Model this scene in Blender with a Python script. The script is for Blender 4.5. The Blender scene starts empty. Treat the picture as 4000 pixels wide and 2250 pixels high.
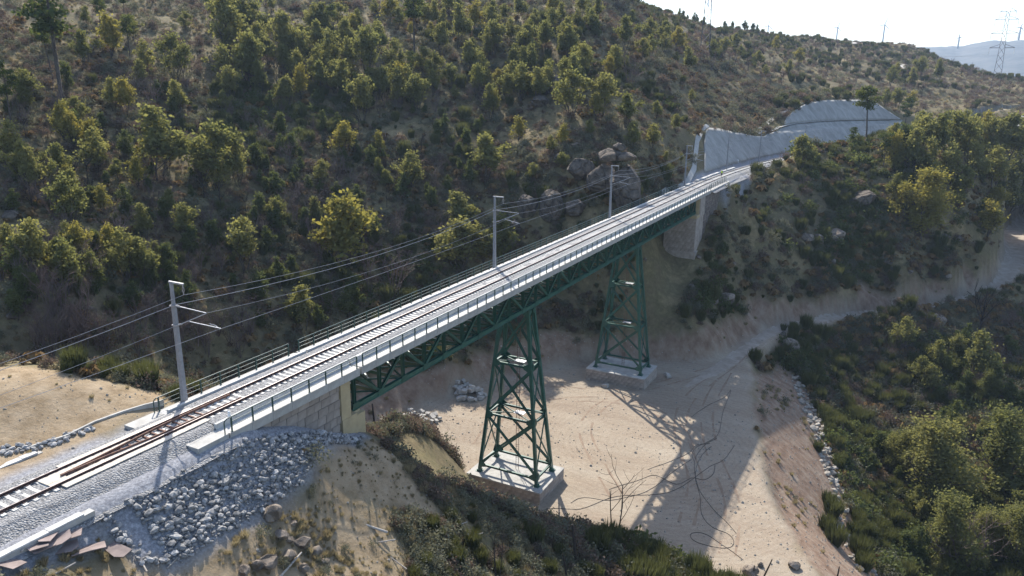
import bpy, math, random
import numpy as np
from mathutils import Vector, Matrix
random.seed(7); rng = np.random.default_rng(7)
R = math.radians
scene = bpy.context.scene
col = scene.collection
# ------------------------------------------------------------------ camera, sky, sun, exposure
CAM = np.array([-25.24, -43.05, 23.36]); YAW, PIT, ROL, FPX = R(27.544), R(15.488), R(.622), 2939.8
cF = np.array([math.cos(YAW)*math.cos(PIT), math.sin(YAW)*math.cos(PIT), -math.sin(PIT)])
cR0 = np.array([math.sin(YAW), -math.cos(YAW), 0.]); cU0 = np.cross(cR0, cF)
cR = cR0*math.cos(ROL)+cU0*math.sin(ROL); cU = -cR0*math.sin(ROL)+cU0*math.cos(ROL)
cam = bpy.data.cameras.new('camera'); camo = bpy.data.objects.new('camera', cam); col.objects.link(camo)
camo.matrix_world = Matrix([[cR[i], cU[i], -cF[i], CAM[i]] for i in range(3)]+[[0, 0, 0, 1]])
cam.sensor_width = 36; cam.lens = FPX/4000*36; cam.clip_start = .5; cam.clip_end = 30000
scene.camera = camo
SUN_AZ = np.array([.74, .673]); SUN_EL = R(40.4)
world = bpy.data.worlds.new('World'); scene.world = world; world.use_nodes = True
wn = world.node_tree.nodes; wl = world.node_tree.links
sky = wn.new('ShaderNodeTexSky'); sky.sky_type = 'NISHITA'; sky.sun_disc = False
sky.sun_elevation = SUN_EL; sky.sun_rotation = math.atan2(SUN_AZ[0], SUN_AZ[1])
sky.air_density = 1.0; sky.dust_density = 2.0; sky.ozone_density = 1.2; sky.altitude = 600
wl.new(sky.outputs[0], wn['Background'].inputs[0]); wn['Background'].inputs[1].default_value = .125
sl = bpy.data.lights.new('sun', 'SUN'); sl.energy = 4.2; sl.angle = R(.53); sl.color = (1, .95, .86)
so = bpy.data.objects.new('sun', sl); col.objects.link(so)
sd = Vector((SUN_AZ[0]*math.cos(SUN_EL), SUN_AZ[1]*math.cos(SUN_EL), math.sin(SUN_EL)))
so.rotation_euler = sd.to_track_quat('Z', 'Y').to_euler(); so.location = (0, 0, 200)
vs = scene.view_settings; vs.view_transform = 'Standard'; vs.look = 'None'; vs.exposure = 1.22; vs.gamma = 1
scene.render.engine = 'CYCLES'; cy = scene.cycles
cy.use_denoising = True; cy.max_bounces = 6; cy.diffuse_bounces = 3; cy.transmission_bounces = 4; cy.transparent_max_bounces = 6
cy.volume_bounces = 0; cy.caustics_reflective = False; cy.caustics_refractive = False; cy.sample_clamp_indirect = 4

# ------------------------------------------------------------------ helpers
def ray(u, v):
    return cF+cR*(u-2000)/FPX-cU*(v-1125)/FPX
def PZ(u, v, z):
    d = ray(u, v); return CAM+d*((z-CAM[2])/d[2])
def PD(u, v, d):
    r = ray(u, v); return CAM+r*(d/math.hypot(r[0], r[1]))
def PX(u, v, x):
    d = ray(u, v); return CAM+d*((x-CAM[0])/d[0])
def PY(u, v, y):
    d = ray(u, v); return CAM+d*((y-CAM[1])/d[1])
def proj(p):
    d = np.asarray(p)-CAM; z = d@cF
    return 2000+FPX*(d@cR)/z, 1125-FPX*(d@cU)/z
class MB:
    def __init__(s): s.v = []; s.f = []
    def add(s, vs, fs):
        b = len(s.v); s.v.extend([tuple(map(float, p)) for p in vs]); s.f.extend([tuple(b+i for i in f) for f in fs]); return s
    def box(s, c, d, rz=0):
        cx, cy_, cz = c; a, b, h = d[0]/2, d[1]/2, d[2]/2; co, si = math.cos(rz), math.sin(rz)
        vs = [(cx+x*a*co-y*b*si, cy_+x*a*si+y*b*co, cz+z*h) for z in (-1, 1) for x, y in ((-1, -1), (1, -1), (1, 1), (-1, 1))]
        return s.add(vs, [(3, 2, 1, 0), (4, 5, 6, 7), (0, 1, 5, 4), (1, 2, 6, 5), (2, 3, 7, 6), (3, 0, 4, 7)])
    def bb(s, x0, x1, y0, y1, z0, z1): return s.box(((x0+x1)/2, (y0+y1)/2, (z0+z1)/2), (x1-x0, y1-y0, z1-z0))
    def beam(s, p, q, w, h, up=(0, 0, 1)):
        p, q = np.array(p, float), np.array(q, float); d = q-p; d /= np.linalg.norm(d)
        a = np.cross(d, up); n = np.linalg.norm(a)
        if n < 1e-4: a = np.cross(d, (1, 0, 0)); n = np.linalg.norm(a)
        a /= n; b = np.cross(a, d)
        vs = [e+a*x*w/2+b*y*h/2 for e in (p, q) for x, y in ((-1, -1), (1, -1), (1, 1), (-1, 1))]
        return s.add(vs, [(3, 2, 1, 0), (4, 5, 6, 7), (0, 1, 5, 4), (1, 2, 6, 5), (2, 3, 7, 6), (3, 0, 4, 7)])
    def ibeam(s, p, q, w, h, up=(0, 0, 1), t=.05):
        p, q = np.array(p, float), np.array(q, float); d = q-p; d /= np.linalg.norm(d)
        a = np.cross(d, up); a /= max(1e-6, np.linalg.norm(a)); b = np.cross(a, d)
        for o in (-1, 1): s.beam(p+b*o*(h/2-t/2), q+b*o*(h/2-t/2), w, t, up)
        return s.beam(p, q, t, h-2*t-.004, up)
    def tube(s, pts, r, n=5, cap=True):
        pts = [np.array(p, float) for p in pts]; m = len(pts)
        rr = r if hasattr(r, '__len__') else [r]*m
        b0 = len(s.v); pa = None
        for i, p in enumerate(pts):
            d = pts[min(i+1, m-1)]-pts[max(i-1, 0)]; d = d/(np.linalg.norm(d)+1e-9)
            a = np.cross(d, pa if pa is not None else ((0, 0, 1) if abs(d[2]) < .9 else (1, 0, 0)))
            a /= np.linalg.norm(a)+1e-9; b = np.cross(a, d); pa = b
            for k in range(n):
                t = 2*math.pi*k/n; s.v.append(tuple(p+(a*math.cos(t)+b*math.sin(t))*rr[i]))
        for i in range(m-1):
            for k in range(n):
                k2 = (k+1) % n; s.f.append((b0+i*n+k, b0+i*n+k2, b0+i*n+n+k2, b0+i*n+n+k))
        if cap: s.f.append(tuple(b0+k for k in range(n))); s.f.append(tuple(b0+(m-1)*n+k for k in reversed(range(n))))
        return s
    def prism(s, poly, z0, z1):
        n = len(poly); vs = [(x, y, z0) for x, y in poly]+[(x, y, z1) for x, y in poly]
        return s.add(vs, [tuple(reversed(range(n))), tuple(range(n, 2*n))]+[(i, (i+1) % n, n+(i+1) % n, n+i) for i in range(n)])
    def mesh(s, name, smooth=False):
        me = bpy.data.meshes.new(name); me.from_pydata(s.v, [], s.f); me.update()
        if smooth: me.polygons.foreach_set('use_smooth', [True]*len(me.polygons))
        return me
WL = {}
def tag(o, label=None, cat=None, group=None, kind=None):
    for k, v in (('label', label), ('category', cat), ('group', group), ('kind', kind)):
        if v: o[k] = v
    return o
def obj(name, data, mat=None, parent=None, loc=(0, 0, 0), rz=0, scale=None, smooth=False):
    me = data.mesh(name, smooth) if isinstance(data, MB) else data
    o = bpy.data.objects.new(name, me); col.objects.link(o)
    if mat is not None and me is not None and not me.materials: me.materials.append(mat)
    l = np.array(loc, float); WL[o.name] = l
    if parent is not None:
        o.parent = parent; l = l-WL[parent.name]
    o.location = l; o.rotation_euler = (0, 0, rz) if not hasattr(rz, '__len__') else rz
    if scale is not None: o.scale = scale if hasattr(scale, '__len__') else (scale,)*3
    return o
def empty(name, loc, label, cat, group=None):
    return tag(obj(name, None, loc=loc), label, cat, group)
def wpart(name, mb, mat, parent, smooth=False):
    """part given in world coordinates"""
    b = WL[parent.name]; mb.v = [(x-b[0], y-b[1], z-b[2]) for x, y, z in mb.v]
    return obj(name, mb, mat, parent, loc=tuple(b), smooth=smooth)
def clone_tree(root, loc, rz, sc, label, group=None, name=None):
    r = root.copy(); col.objects.link(r); r.location = loc; r.rotation_euler = (0, 0, rz); r.scale = sc if hasattr(sc, '__len__') else (sc,)*3
    r['label'] = label
    if group: r['group'] = group
    for ch in root.children:
        c = ch.copy(); col.objects.link(c); c.parent = r
        for g in ch.children:
            d = g.copy(); col.objects.link(d); d.parent = c
    return r
# value noise
def _h(ix, iy, s):
    n = (ix*374761393+iy*668265263+s*362437) & 0xffffffff
    n = ((n ^ (n >> 13))*1274126177) & 0xffffffff
    return ((n ^ (n >> 16)) & 0xffff)/65535.
def vnoise(x, y, s=0):
    x = np.asarray(x, float); y = np.asarray(y, float)
    ix = np.floor(x).astype(np.int64); iy = np.floor(y).astype(np.int64); fx = x-ix; fy = y-iy
    fx = fx*fx*(3-2*fx); fy = fy*fy*(3-2*fy)
    return ((_h(ix, iy, s)*(1-fx)+_h(ix+1, iy, s)*fx)*(1-fy)+(_h(ix, iy+1, s)*(1-fx)+_h(ix+1, iy+1, s)*fx)*fy)*2-1
def fbm(x, y, wl, oct=4, s=0):
    t = 0; a = 1
    for i in range(oct): t = t+a*vnoise(np.asarray(x)/wl+17*i, np.asarray(y)/wl-9*i, s+i); wl /= 2.1; a *= .5
    return t
def sstep(a, b, x):
    t = np.clip((x-a)/(b-a), 0, 1); return t*t*(3-2*t)

# ------------------------------------------------------------------ materials
def mat(name, color, rough=.8, var=.25, scale=3., bump=0., bscale=None, metal=0., spec=.3, detail=5, color2=None, spread=(.35, .65), objvar=0., coord='Object', stretch=None):
    m = bpy.data.materials.new(name); m.use_nodes = True; nt = m.node_tree; N = nt.nodes; L = nt.links
    b = N['Principled BSDF']; b.inputs['Roughness'].default_value = rough; b.inputs['Metallic'].default_value = metal
    b.inputs['Specular IOR Level'].default_value = spec
    tc = N.new('ShaderNodeTexCoord'); src = tc.outputs[coord]
    if coord == 'World':
        pass
    if stretch:
        mp = N.new('ShaderNodeMapping'); mp.inputs['Scale'].default_value = stretch; L.new(src, mp.inputs[0]); src = mp.outputs[0]
    nz = N.new('ShaderNodeTexNoise'); nz.inputs['Scale'].default_value = scale; nz.inputs['Detail'].default_value = detail; nz.inputs['Roughness'].default_value = .65
    L.new(src, nz.inputs['Vector'])
    rp = N.new('ShaderNodeValToRGB'); c2 = color2 or tuple(c*(1-var) for c in color); c1 = color if color2 else tuple(min(1, c*(1+var)) for c in color)
    rp.color_ramp.elements[0].position = spread[0]; rp.color_ramp.elements[1].position = spread[1]
    rp.color_ramp.elements[0].color = (*c2, 1); rp.color_ramp.elements[1].color = (*c1, 1)
    L.new(nz.outputs['Fac'], rp.inputs[0]); out = rp.outputs[0]
    if objvar:
        oi = N.new('ShaderNodeObjectInfo'); mr = N.new('ShaderNodeMapRange'); mr.inputs['To Min'].default_value = 1-objvar; mr.inputs['To Max'].default_value = 1+objvar
        L.new(oi.outputs['Random'], mr.inputs['Value'])
        mx = N.new('ShaderNodeMix'); mx.data_type = 'RGBA'; mx.blend_type = 'MULTIPLY'; mx.inputs[0].default_value = 1
        L.new(out, mx.inputs[6]); L.new(mr.outputs[0], mx.inputs[7]); out = mx.outputs[2]
    L.new(out, b.inputs['Base Color'])
    if bump:
        n2 = N.new('ShaderNodeTexNoise'); n2.inputs['Scale'].default_value = bscale or scale*4; n2.inputs['Detail'].default_value = 6; L.new(src, n2.inputs['Vector'])
        bp = N.new('ShaderNodeBump'); bp.inputs['Strength'].default_value = 1; bp.inputs['Distance'].default_value = bump
        L.new(n2.outputs['Fac'], bp.inputs['Height']); L.new(bp.outputs[0], b.inputs['Normal'])
    return m
def leafmat(name, c1, c2, trans=.45, objhue=.35, tcol=None):
    m = bpy.data.materials.new(name); m.use_nodes = True; nt = m.node_tree; N = nt.nodes; L = nt.links
    N.remove(N['Principled BSDF']); out = N['Material Output']
    oi = N.new('ShaderNodeObjectInfo'); ge = N.new('ShaderNodeNewGeometry')
    mx = N.new('ShaderNodeMix'); mx.data_type = 'RGBA'; mx.inputs[6].default_value = (*c1, 1); mx.inputs[7].default_value = (*c2, 1)
    ma = N.new('ShaderNodeMath'); ma.operation = 'MULTIPLY_ADD'; ma.inputs[1].default_value = .55
    m2 = N.new('ShaderNodeMath'); m2.operation = 'MULTIPLY'; m2.inputs[1].default_value = .45
    L.new(ge.outputs['Random Per Island'], m2.inputs[0]); L.new(oi.outputs['Random'], ma.inputs[0]); L.new(m2.outputs[0], ma.inputs[2]); L.new(ma.outputs[0], mx.inputs[0])
    df = N.new('ShaderNodeBsdfDiffuse'); tr = N.new('ShaderNodeBsdfTranslucent'); ms = N.new('ShaderNodeMixShader'); ms.inputs[0].default_value = trans
    L.new(mx.outputs[2], df.inputs[0])
    tm = N.new('ShaderNodeMix'); tm.data_type = 'RGBA'; tm.blend_type = 'MULTIPLY'; tm.inputs[0].default_value = 1; tm.inputs[7].default_value = (*(tcol or (1.5, 1.35, .7)), 1)
    L.new(mx.outputs[2], tm.inputs[6]); L.new(tm.outputs[2], tr.inputs[0])
    L.new(df.outputs[0], ms.inputs[1]); L.new(tr.outputs[0], ms.inputs[2]); L.new(ms.outputs[0], out.inputs[0])
    return m
M = dict(
    conc=mat('concrete', (.42, .405, .375), .85, color2=(.31, .295, .27), scale=1.2, bump=.004, bscale=30, objvar=.05),
    concw=mat('concrete_walkway', (.53, .52, .50), .85, color2=(.40, .39, .37), scale=1.5),
    conco=mat('concrete_weathered', (.40, .345, .295), .9, color2=(.25, .215, .185), scale=.8, bump=.01, bscale=20),
    paint=mat('cream_render', (.42, .335, .20), .85, var=.1, scale=.9),
    green=mat('green_paint', (.022, .085, .062), .38, var=.2, scale=2, spec=.5, objvar=.15),
    greenr=mat('green_railing_paint', (.014, .05, .042), .4, var=.2, scale=2, spec=.5),
    rust=mat('rail_rust', (.085, .045, .038), .7, color2=(.05, .027, .024), scale=4, spec=.4),
    rusty=mat('rusty_plate', (.22, .12, .08), .8, color2=(.11, .06, .05), scale=3),
    railtop=mat('rail_running_surface', (.26, .22, .21), .45, metal=.6, var=.1),
    galv=mat('galvanised_steel', (.33, .335, .35), .5, metal=.3, var=.12, scale=4, spec=.5),
    galvd=mat('galvanised_steel_dull', (.24, .245, .262), .55, metal=.15, var=.12, scale=4),
    wire=mat('aluminium_wire', (.30, .30, .31), .55, metal=.2, var=.1),
    black=mat('black_rubber', (.012, .012, .013), .5, var=.2),
    white=mat('white_plastic', (.75, .74, .72), .5, var=.05),
    ins=mat('insulator_glaze', (.30, .28, .27), .3, var=.1, spec=.5),
    stone=mat('cut_granite', (.35, .30, .255), .9, color2=(.24, .20, .17), scale=1.1, bump=.015, bscale=14, objvar=.16),
    mortar=mat('mortar', (.42, .395, .355), .95, var=.1, scale=4),
    darkstone=mat('old_masonry', (.24, .20, .17), .95, color2=(.13, .11, .10), scale=.7, bump=.05, bscale=5, objvar=.25),
    rip=mat('riprap_granite', (.36, .35, .34), .85, color2=(.19, .185, .18), scale=2.2, bump=.02, bscale=12, objvar=.35),
    boulder=mat('granite_boulder', (.29, .25, .21), .95, color2=(.12, .105, .095), scale=.35, bump=.06, bscale=2.5, objvar=.2),
    dkboulder=mat('granite_lichen', (.17, .145, .12), .95, color2=(.07, .065, .06), scale=.3, bump=.06, bscale=2.5, objvar=.2),
    bark=mat('bark', (.10, .082, .066), .95, color2=(.05, .042, .036), scale=3),
    burnt=mat('burnt_bark', (.035, .028, .024), .95, var=.4, scale=3),
    deadwood=mat('bleached_wood', (.42, .38, .33), .9, color2=(.26, .22, .19), scale=3, objvar=.2),
    twig=mat('bare_twigs', (.135, .10, .092), .95, var=.25, scale=1, objvar=.25),
    oak=leafmat('oak_leaves', (.125, .138, .062), (.225, .215, .095), .5, tcol=(1.25, 1.2, .74)),
    oaky=leafmat('yellowing_leaves', (.19, .185, .065), (.27, .235, .08), .48, tcol=(1.25, 1.18, .7)),
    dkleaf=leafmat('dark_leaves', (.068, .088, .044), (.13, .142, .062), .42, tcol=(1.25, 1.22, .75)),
    pine=leafmat('pine_needles', (.055, .08, .035), (.11, .13, .055), .35),
    broom=leafmat('broom_stems', (.070, .082, .042), (.125, .13, .06), .35, tcol=(1.2, 1.15, .75)),
    scrub=leafmat('grey_green_scrub', (.105, .11, .08), (.19, .185, .13), .3, tcol=(1.15, 1.1, .85)),
    fern=leafmat('dry_bracken', (.17, .11, .055), (.25, .175, .09), .38, tcol=(1.2, 1.08, .75)),
    drygrass=leafmat('dry_grass', (.27, .225, .14), (.40, .34, .22), .35, tcol=(1.1, 1.05, .85)),
    heath=leafmat('purple_brown_heath', (.12, .09, .075), (.19, .145, .11), .3, tcol=(1.1, 1, .9)),
    tur=mat('turbine_backlit_grey', (.10, .10, .11), .6, var=.03),  # white turbines coloured dark grey: their backlit shade is put into the colour
    lattice=mat('lattice_steel', (.085, .085, .095), .6, var=.1, metal=.2),
)

def rockmat(name, c1, c2, c3):
    m = bpy.data.materials.new(name); m.use_nodes = True; N = m.node_tree.nodes; L = m.node_tree.links; b = N['Principled BSDF']; b.inputs['Roughness'].default_value = .97; b.inputs['Specular IOR Level'].default_value = .15
    ge = N.new('ShaderNodeNewGeometry'); n = N.new('ShaderNodeTexNoise'); n.inputs['Scale'].default_value = .9; n.inputs['Detail'].default_value = 9; n.inputs['Roughness'].default_value = .7; L.new(ge.outputs['Position'], n.inputs['Vector'])
    r = N.new('ShaderNodeValToRGB'); e = r.color_ramp.elements; e.new(.5)
    for k, (p, c) in enumerate(((.32, c3), (.5, c2), (.68, c1))): e[k].position = p; e[k].color = (*c, 1)
    L.new(n.outputs['Fac'], r.inputs[0]); L.new(r.outputs[0], b.inputs['Base Color'])
    mx = N.new('ShaderNodeMix'); mx.data_type = 'VECTOR'; mx.inputs[0].default_value = .25; L.new(ge.outputs['Position'], mx.inputs[4]); L.new(n.outputs['Color'], mx.inputs[5])
    v = N.new('ShaderNodeTexVoronoi'); v.feature = 'DISTANCE_TO_EDGE'; v.inputs['Scale'].default_value = .55; L.new(mx.outputs[1], v.inputs['Vector'])
    rr = N.new('ShaderNodeMapRange'); rr.inputs['From Max'].default_value = .12; L.new(v.outputs['Distance'], rr.inputs['Value'])
    b1 = N.new('ShaderNodeBump'); b1.inputs['Distance'].default_value = .35; L.new(rr.outputs[0], b1.inputs['Height'])
    b2 = N.new('ShaderNodeBump'); b2.inputs['Distance'].default_value = .18; L.new(n.outputs['Fac'], b2.inputs['Height']); L.new(b1.outputs[0], b2.inputs['Normal']); L.new(b2.outputs[0], b.inputs['Normal']); return m
M['boulder'] = rockmat('granite_rock', (.30, .25, .20), (.20, .165, .135), (.10, .085, .072)); M['dkboulder'] = rockmat('lichen_rock', (.20, .165, .13), (.125, .105, .088), (.06, .052, .046))
# ------------------------------------------------------------------ terrain
def yt(x): return np.where(np.asarray(x) > 150, -.001*(np.maximum(np.asarray(x, float), 150)-150)**2, 0.)
def cutz(s, x):
    """profile of the railway cutting, s metres left of the track centre; a berm past x = 256"""
    s = np.asarray(s, float); a = .15+1.2*np.maximum(s-5, 0); b = np.where(s < 10.1, a, np.where(s < 11.5, 6.27, 6.27+1.15*(s-11.5))); w = np.clip((np.asarray(x)-250)/12, 0, 1)
    return a*(1-w)+b*w
def cutsolve(u, v):
    """where a line of sight meets the face of the cutting"""
    r = ray(u, v); r = r/math.hypot(r[0], r[1]); D = np.arange(185, 480, .2); P = CAM+D[:, None]*r; s = P[:, 1]-yt(P[:, 0]); f = np.where(s > 4.9, cutz(s, P[:, 0])-P[:, 2], -9); k = np.nonzero(f >= 0)[0]
    if len(k) and k[0] > 0:
        i = k[0]; t = -f[i-1]/(f[i]-f[i-1]) if f[i-1] > -8 else 1; return CAM+(D[i-1]+(D[i]-D[i-1])*t)*r
cp = []
def cz(l):
    for u, v, z in l: cp.append(tuple(PZ(u, v, z)))
def cd(l, dz=0):
    for u, v, d in l: p = PD(u, v, d); cp.append((p[0], p[1], p[2]+dz))
def cw(l): cp.extend(l)
# platform and banks
cw([(66, 27, -31), (75, 24, -31), (83, 21, -31), (60, 8, -31), (54, 2, -31), (52, -8, -31), (55, -20, -31), (70, 0, -31), (85, 5, -31), (100, 8, -31), (95, -15, -31),
    (110, -10, -31), (115, -17, -31), (75, -25, -31), (88, -28, -31), (66, -35, -31), (57, -40, -31), (100, -25, -31), (112, -23.5, -31), (93, 18, -31)])
cz([(3130, 1530, -37.5), (3200, 1700, -38.5), (3260, 1900, -40), (3300, 2000, -41), (3400, 2250, -42), (3080, 1420, -35), (3050, 1370, -33)])
cz([(3400, 1330, -35), (3400, 1500, -41), (3400, 1700, -44), (3400, 2000, -45.5), (3700, 1280, -34), (3700, 1400, -37), (3700, 1600, -43), (3700, 1900, -47), (3700, 2250, -49),
    (4000, 1300, -35), (4000, 1600, -42), (4000, 2000, -47.5), (4000, 2250, -49), (3250, 1320, -34), (3300, 1420, -38)])
# bank behind the road and the towers
cz([(1800, 1400, -25), (3890, 985, -24)])
cw([(99, 22.5, -24), (107, 17.5, -24), (114, 11, -24), (119.5, 2, -22.5), (122.5, -6, -23.5), (118, -9, -31), (113, 1, -31), (134.5, -14.5, -31), (148, -17.5, -31), (163, -26, -31), (179, -42, -31), (192, -53, -31), (206, -60, -31), (240, -66, -30), (290, -70, -28)])
# right hill
for u, v, z, pcs, top in ((2700, 1250, -23.5, ((24, .5), (24, .5)), -3), (2850, 1210, -25, ((30, .48), (30, .45)), -1.5), (3000, 1178, -25, ((30, .58), (30, .55)), 1.5), (3200, 1145, -25.5, ((30, .6), (30, .55)), -.5), (3500, 1142, -25.5, ((35, .6), (40, .5)), 1.5), (3700, 1122, -25.5, ((40, .55), (50, .45)), 6), (3830, 1070, -25.5, ((45, .5), (55, .4)), 6)):
    p0 = PZ(u, v, z); d0 = math.hypot(p0[0]-CAM[0], p0[1]-CAM[1]); az = (p0[:2]-CAM[:2])/d0; d = d0
    for run, sl_ in pcs:
        for k in range(3):
            if z < top: cp.append((CAM[0]+az[0]*d, CAM[1]+az[1]*d, z))
            d += run/3; z += run/3*sl_
    if u > 2900: cp.append((CAM[0]+az[0]*d, CAM[1]+az[1]*d, min(z, top)))
cd([(3150, 572, 245), (3250, 574, 250), (3400, 574, 262), (3500, 556, 275), (3650, 580, 290), (4000, 600, 330), (3900, 720, 290)])
cw([(133, 0, -16.5), (129, 0, -18.5), (136, -4.6, -14.3), (139.5, -5, -13), (135, 4.2, -13.5), (143.5, -5, -10.5), (150, -6.5, -5), (160, -6, -2), (145, 5, -3), (137, 9, -5), (152, 6, -.5), (160, -10, -5)])
cw([(x, float(yt(x))+o, z) for x, z in ((162, 2.5), (170, 4), (180, 5), (192, 6), (205, 6), (218, 5.5), (230, 5), (243, 5), (256, 5.5), (275, 6.5), (300, 7.5), (325, 8), (350, 7), (375, 6)) for o in (6.5,)])
cw([(x, float(yt(x))+12, z) for x, z in ((166, 7.5), (176, 9.5), (188, 10.6), (285, 11.5), (305, 13.5), (325, 14.5), (350, 14), (365, 10))])
# track bed
cw([(x, y, -.8) for x in (-60, -40, -25, -12, 0, 8) for y in (-3.3, 3.3)])
cw([(x, float(yt(x))+o, -.7) for x in (165, 180, 200, 220, 245, 275, 310) for o in (-4,)])
# riprap and near foreground
cz([(900, 1725, -1.4), (700, 1860, -1.4), (600, 1950, -1.6), (520, 2000, -1.4), (480, 2150, -3.4), (700, 2200, -4.4), (1000, 2050, -5), (1200, 1900, -5.2), (1400, 1720, -6.3), (850, 1950, -3.3), (1100, 1800, -3.2), (1280, 1660, -3.0), (350, 2010, -1.3),
    (1200, 2000, -6.4), (1320, 1900, -6.4), (1420, 1820, -7), (1520, 1760, -8), (1480, 1690, -7.6), (1200, 2150, -7.6), (1000, 2250, -6.4), (800, 2250, -5.2), (600, 2250, -4.4), (300, 2250, -2.2), (100, 2200, -1.6), (1500, 2250, -10.5), (1400, 2050, -8.6), (1550, 1950, -9.5),
    (1640, 1850, -10.5), (1600, 1840, -9), (1700, 2250, -12.5), (1900, 2250, -15), (1700, 2050, -12), (1900, 2010, -16.5), (2100, 2060, -20), (2400, 2140, -25), (2700, 2210, -29.2), (2100, 2250, -19), (2400, 2250, -25.5), (2600, 2250, -28.2)])
cz([(1660, 1900, -14), (1700, 1830, -18), (1720, 1770, -21), (1680, 1700, -20), (1640, 1650, -19), (1800, 1910, -22), (1860, 1960, -23.5), (1590, 1650, -16)])
cw([(24, -2, -7.2), (24, 4, -8), (32, 5, -14), (30, 12, -14), (40, 12, -20), (50, 15, -25), (56, 20, -28), (45, 30, -25), (60, 33, -29)])
cw([(12, -3.7, -1.7), (14, -3.8, -2.9), (16, -3.9, -4.0), (18, -4, -5.2), (20, -4.1, -6.3), (22.5, -3.6, -7), (23, 3, -7.6), (12, 4.2, -1.6), (16, 4.2, -4), (20, 4.2, -6.5), (17, 0, -4.5)])
# left mound and valley behind it
cz([(0, 1430, 2), (300, 1465, 1.4), (450, 1500, .6), (620, 1545, -.4), (0, 1650, .6), (200, 1620, .3), (400, 1640, -.6), (100, 1760, -.7), (0, 1560, 1.6)])
cw([(13, 10, -2.2), (18, 8, -5), (14, 22, -3.5), (20, 30, -9), (10, 40, -6), (-15, 30, 1), (-40, 40, 2), (-30, 12, 0), (0, 60, -8), (25, 45, -15), (35, 35, -19), (30, 20, -13), (48, 45, -22)])
# far hillside: for each direction a profile of foot distance, foot height and (run, slope) pieces
for u, d0, z0, pcs in ((0, 92, -11, ((60, .34), (60, .36), (140, .38))), (350, 98, -15, ((50, .40), (60, .38), (140, .36))), (700, 105, -19, ((50, .46), (60, .40), (140, .36))), (1050, 113, -23, ((50, .52), (60, .42), (150, .38))),
                       (1400, 121, -27, ((50, .6), (60, .45), (160, .38))), (1700, 132, -25, ((50, .66), (60, .45), (160, .36))), (1950, 146, -23.5, ((24, .95), (60, .46), (160, .36))), (2200, 151, -22, ((21, 1.35), (60, .44), (150, .36))), (2360, 149, -16, ((14, 1.3), (50, .4), (150, .36)))):
    az = ray(u, 600)[:2]; az = az/np.hypot(*az); d, z = d0, z0
    for run, sl_ in pcs:
        for k in range(3): cp.append((CAM[0]+az[0]*d, CAM[1]+az[1]*d, z)); d += run/3; z += run/3*sl_
    cp.append((CAM[0]+az[0]*d, CAM[1]+az[1]*d, z))
cd([(2500, 720, 160), (2500, 620, 170), (2500, 520, 184), (2500, 400, 207), (2500, 280, 245), (2500, 170, 305), (2500, 90, 365), (2500, 45, 410),
    (2680, 640, 205), (2680, 540, 222), (2700, 430, 245), (2720, 320, 285), (2720, 200, 355), (2720, 110, 450), (2720, 92, 480)])
# cut slope lines
CUTB = [(2745, 690), (2830, 657), (2950, 627), (3000, 613)]
CUT1 = [(2762, 500, 204), (2830, 512, 212), (2900, 525, 224), (2965, 535, 236), (3000, 528, 242), (3050, 497, 252), (3103, 484, 262), (3260, 472, 284), (3450, 468, 304), (3523, 468, 312)]
CUT2 = [(3072, 458, 262), (3134, 414, 277), (3207, 393, 288), (3362, 391, 309), (3409, 393, 314), (3466, 435, 314)]
for u_, v_ in [(q[0], q[1]) for q in CUT1[:4]]+[(q[0], q[1]) for q in CUT2]:
    p_ = cutsolve(u_, v_)
    if p_ is not None:
        cp.append(tuple(p_)); e_ = (p_[:2]-CAM[:2])/np.linalg.norm(p_[:2]-CAM[:2]); cp.append((p_[0]+e_[0]*12, p_[1]+e_[1]*12, p_[2]+2.2)); print('cut', u_, v_, p_.round(1))
cd([(2900, 470, 292), (2900, 380, 318), (2900, 280, 375), (2900, 180, 470), (2900, 125, 570), (3072, 400, 365), (3207, 355, 390), (3100, 290, 440), (3100, 200, 550), (3100, 148, 650), (3400, 362, 430), (3400, 280, 520), (3400, 215, 620), (3400, 172, 720),
    (3560, 440, 430), (3700, 480, 400), (3700, 400, 470), (3700, 310, 580), (3700, 245, 700), (3560, 170, 740), (3880, 420, 450), (3880, 365, 520), (3850, 300, 650), (4000, 520, 400), (4000, 450, 440), (4000, 380, 540), (4000, 318, 660), (4200, 400, 540), (4200, 350, 660), (3600, 560, 345), (3800, 560, 335), (3900, 880, 262), (3900, 800, 278)])
# beyond ridges
cw([(700, 300, 30), (600, 420, 40), (450, 520, 60), (250, 560, 90), (0, 520, 95), (-150, 400, 80), (800, 120, 10), (800, -50, 0), (700, -200, -20), (400, -250, -40), (250, -220, -48), (120, -150, -52), (40, -120, -50), (0, -70, -35), (-40, -60, -20), (-60, -40, -10), (-80, 0, -3), (60, -70, -48), (90, -65, -47), (140, -80, -44), (-120, -120, -25), (-120, 100, 10), (-120, 250, 40)])
cp = np.array(cp)
_n = len(cp); _c2 = 9.
def _phi(d2): return np.sqrt(d2+_c2)
_d2 = ((cp[:, None, :2]-cp[None, :, :2])**2).sum(2)
_A = np.zeros((_n+3, _n+3)); _A[:_n, :_n] = -_phi(_d2)+np.eye(_n)*(-.6)*0+np.eye(_n)*.8
_Q = np.c_[np.ones(_n), cp[:, :2]/100]; _A[:_n, _n:] = _Q; _A[_n:, :_n] = _Q.T
_w = np.linalg.solve(_A, np.r_[cp[:, 2], 0, 0, 0])
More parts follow.
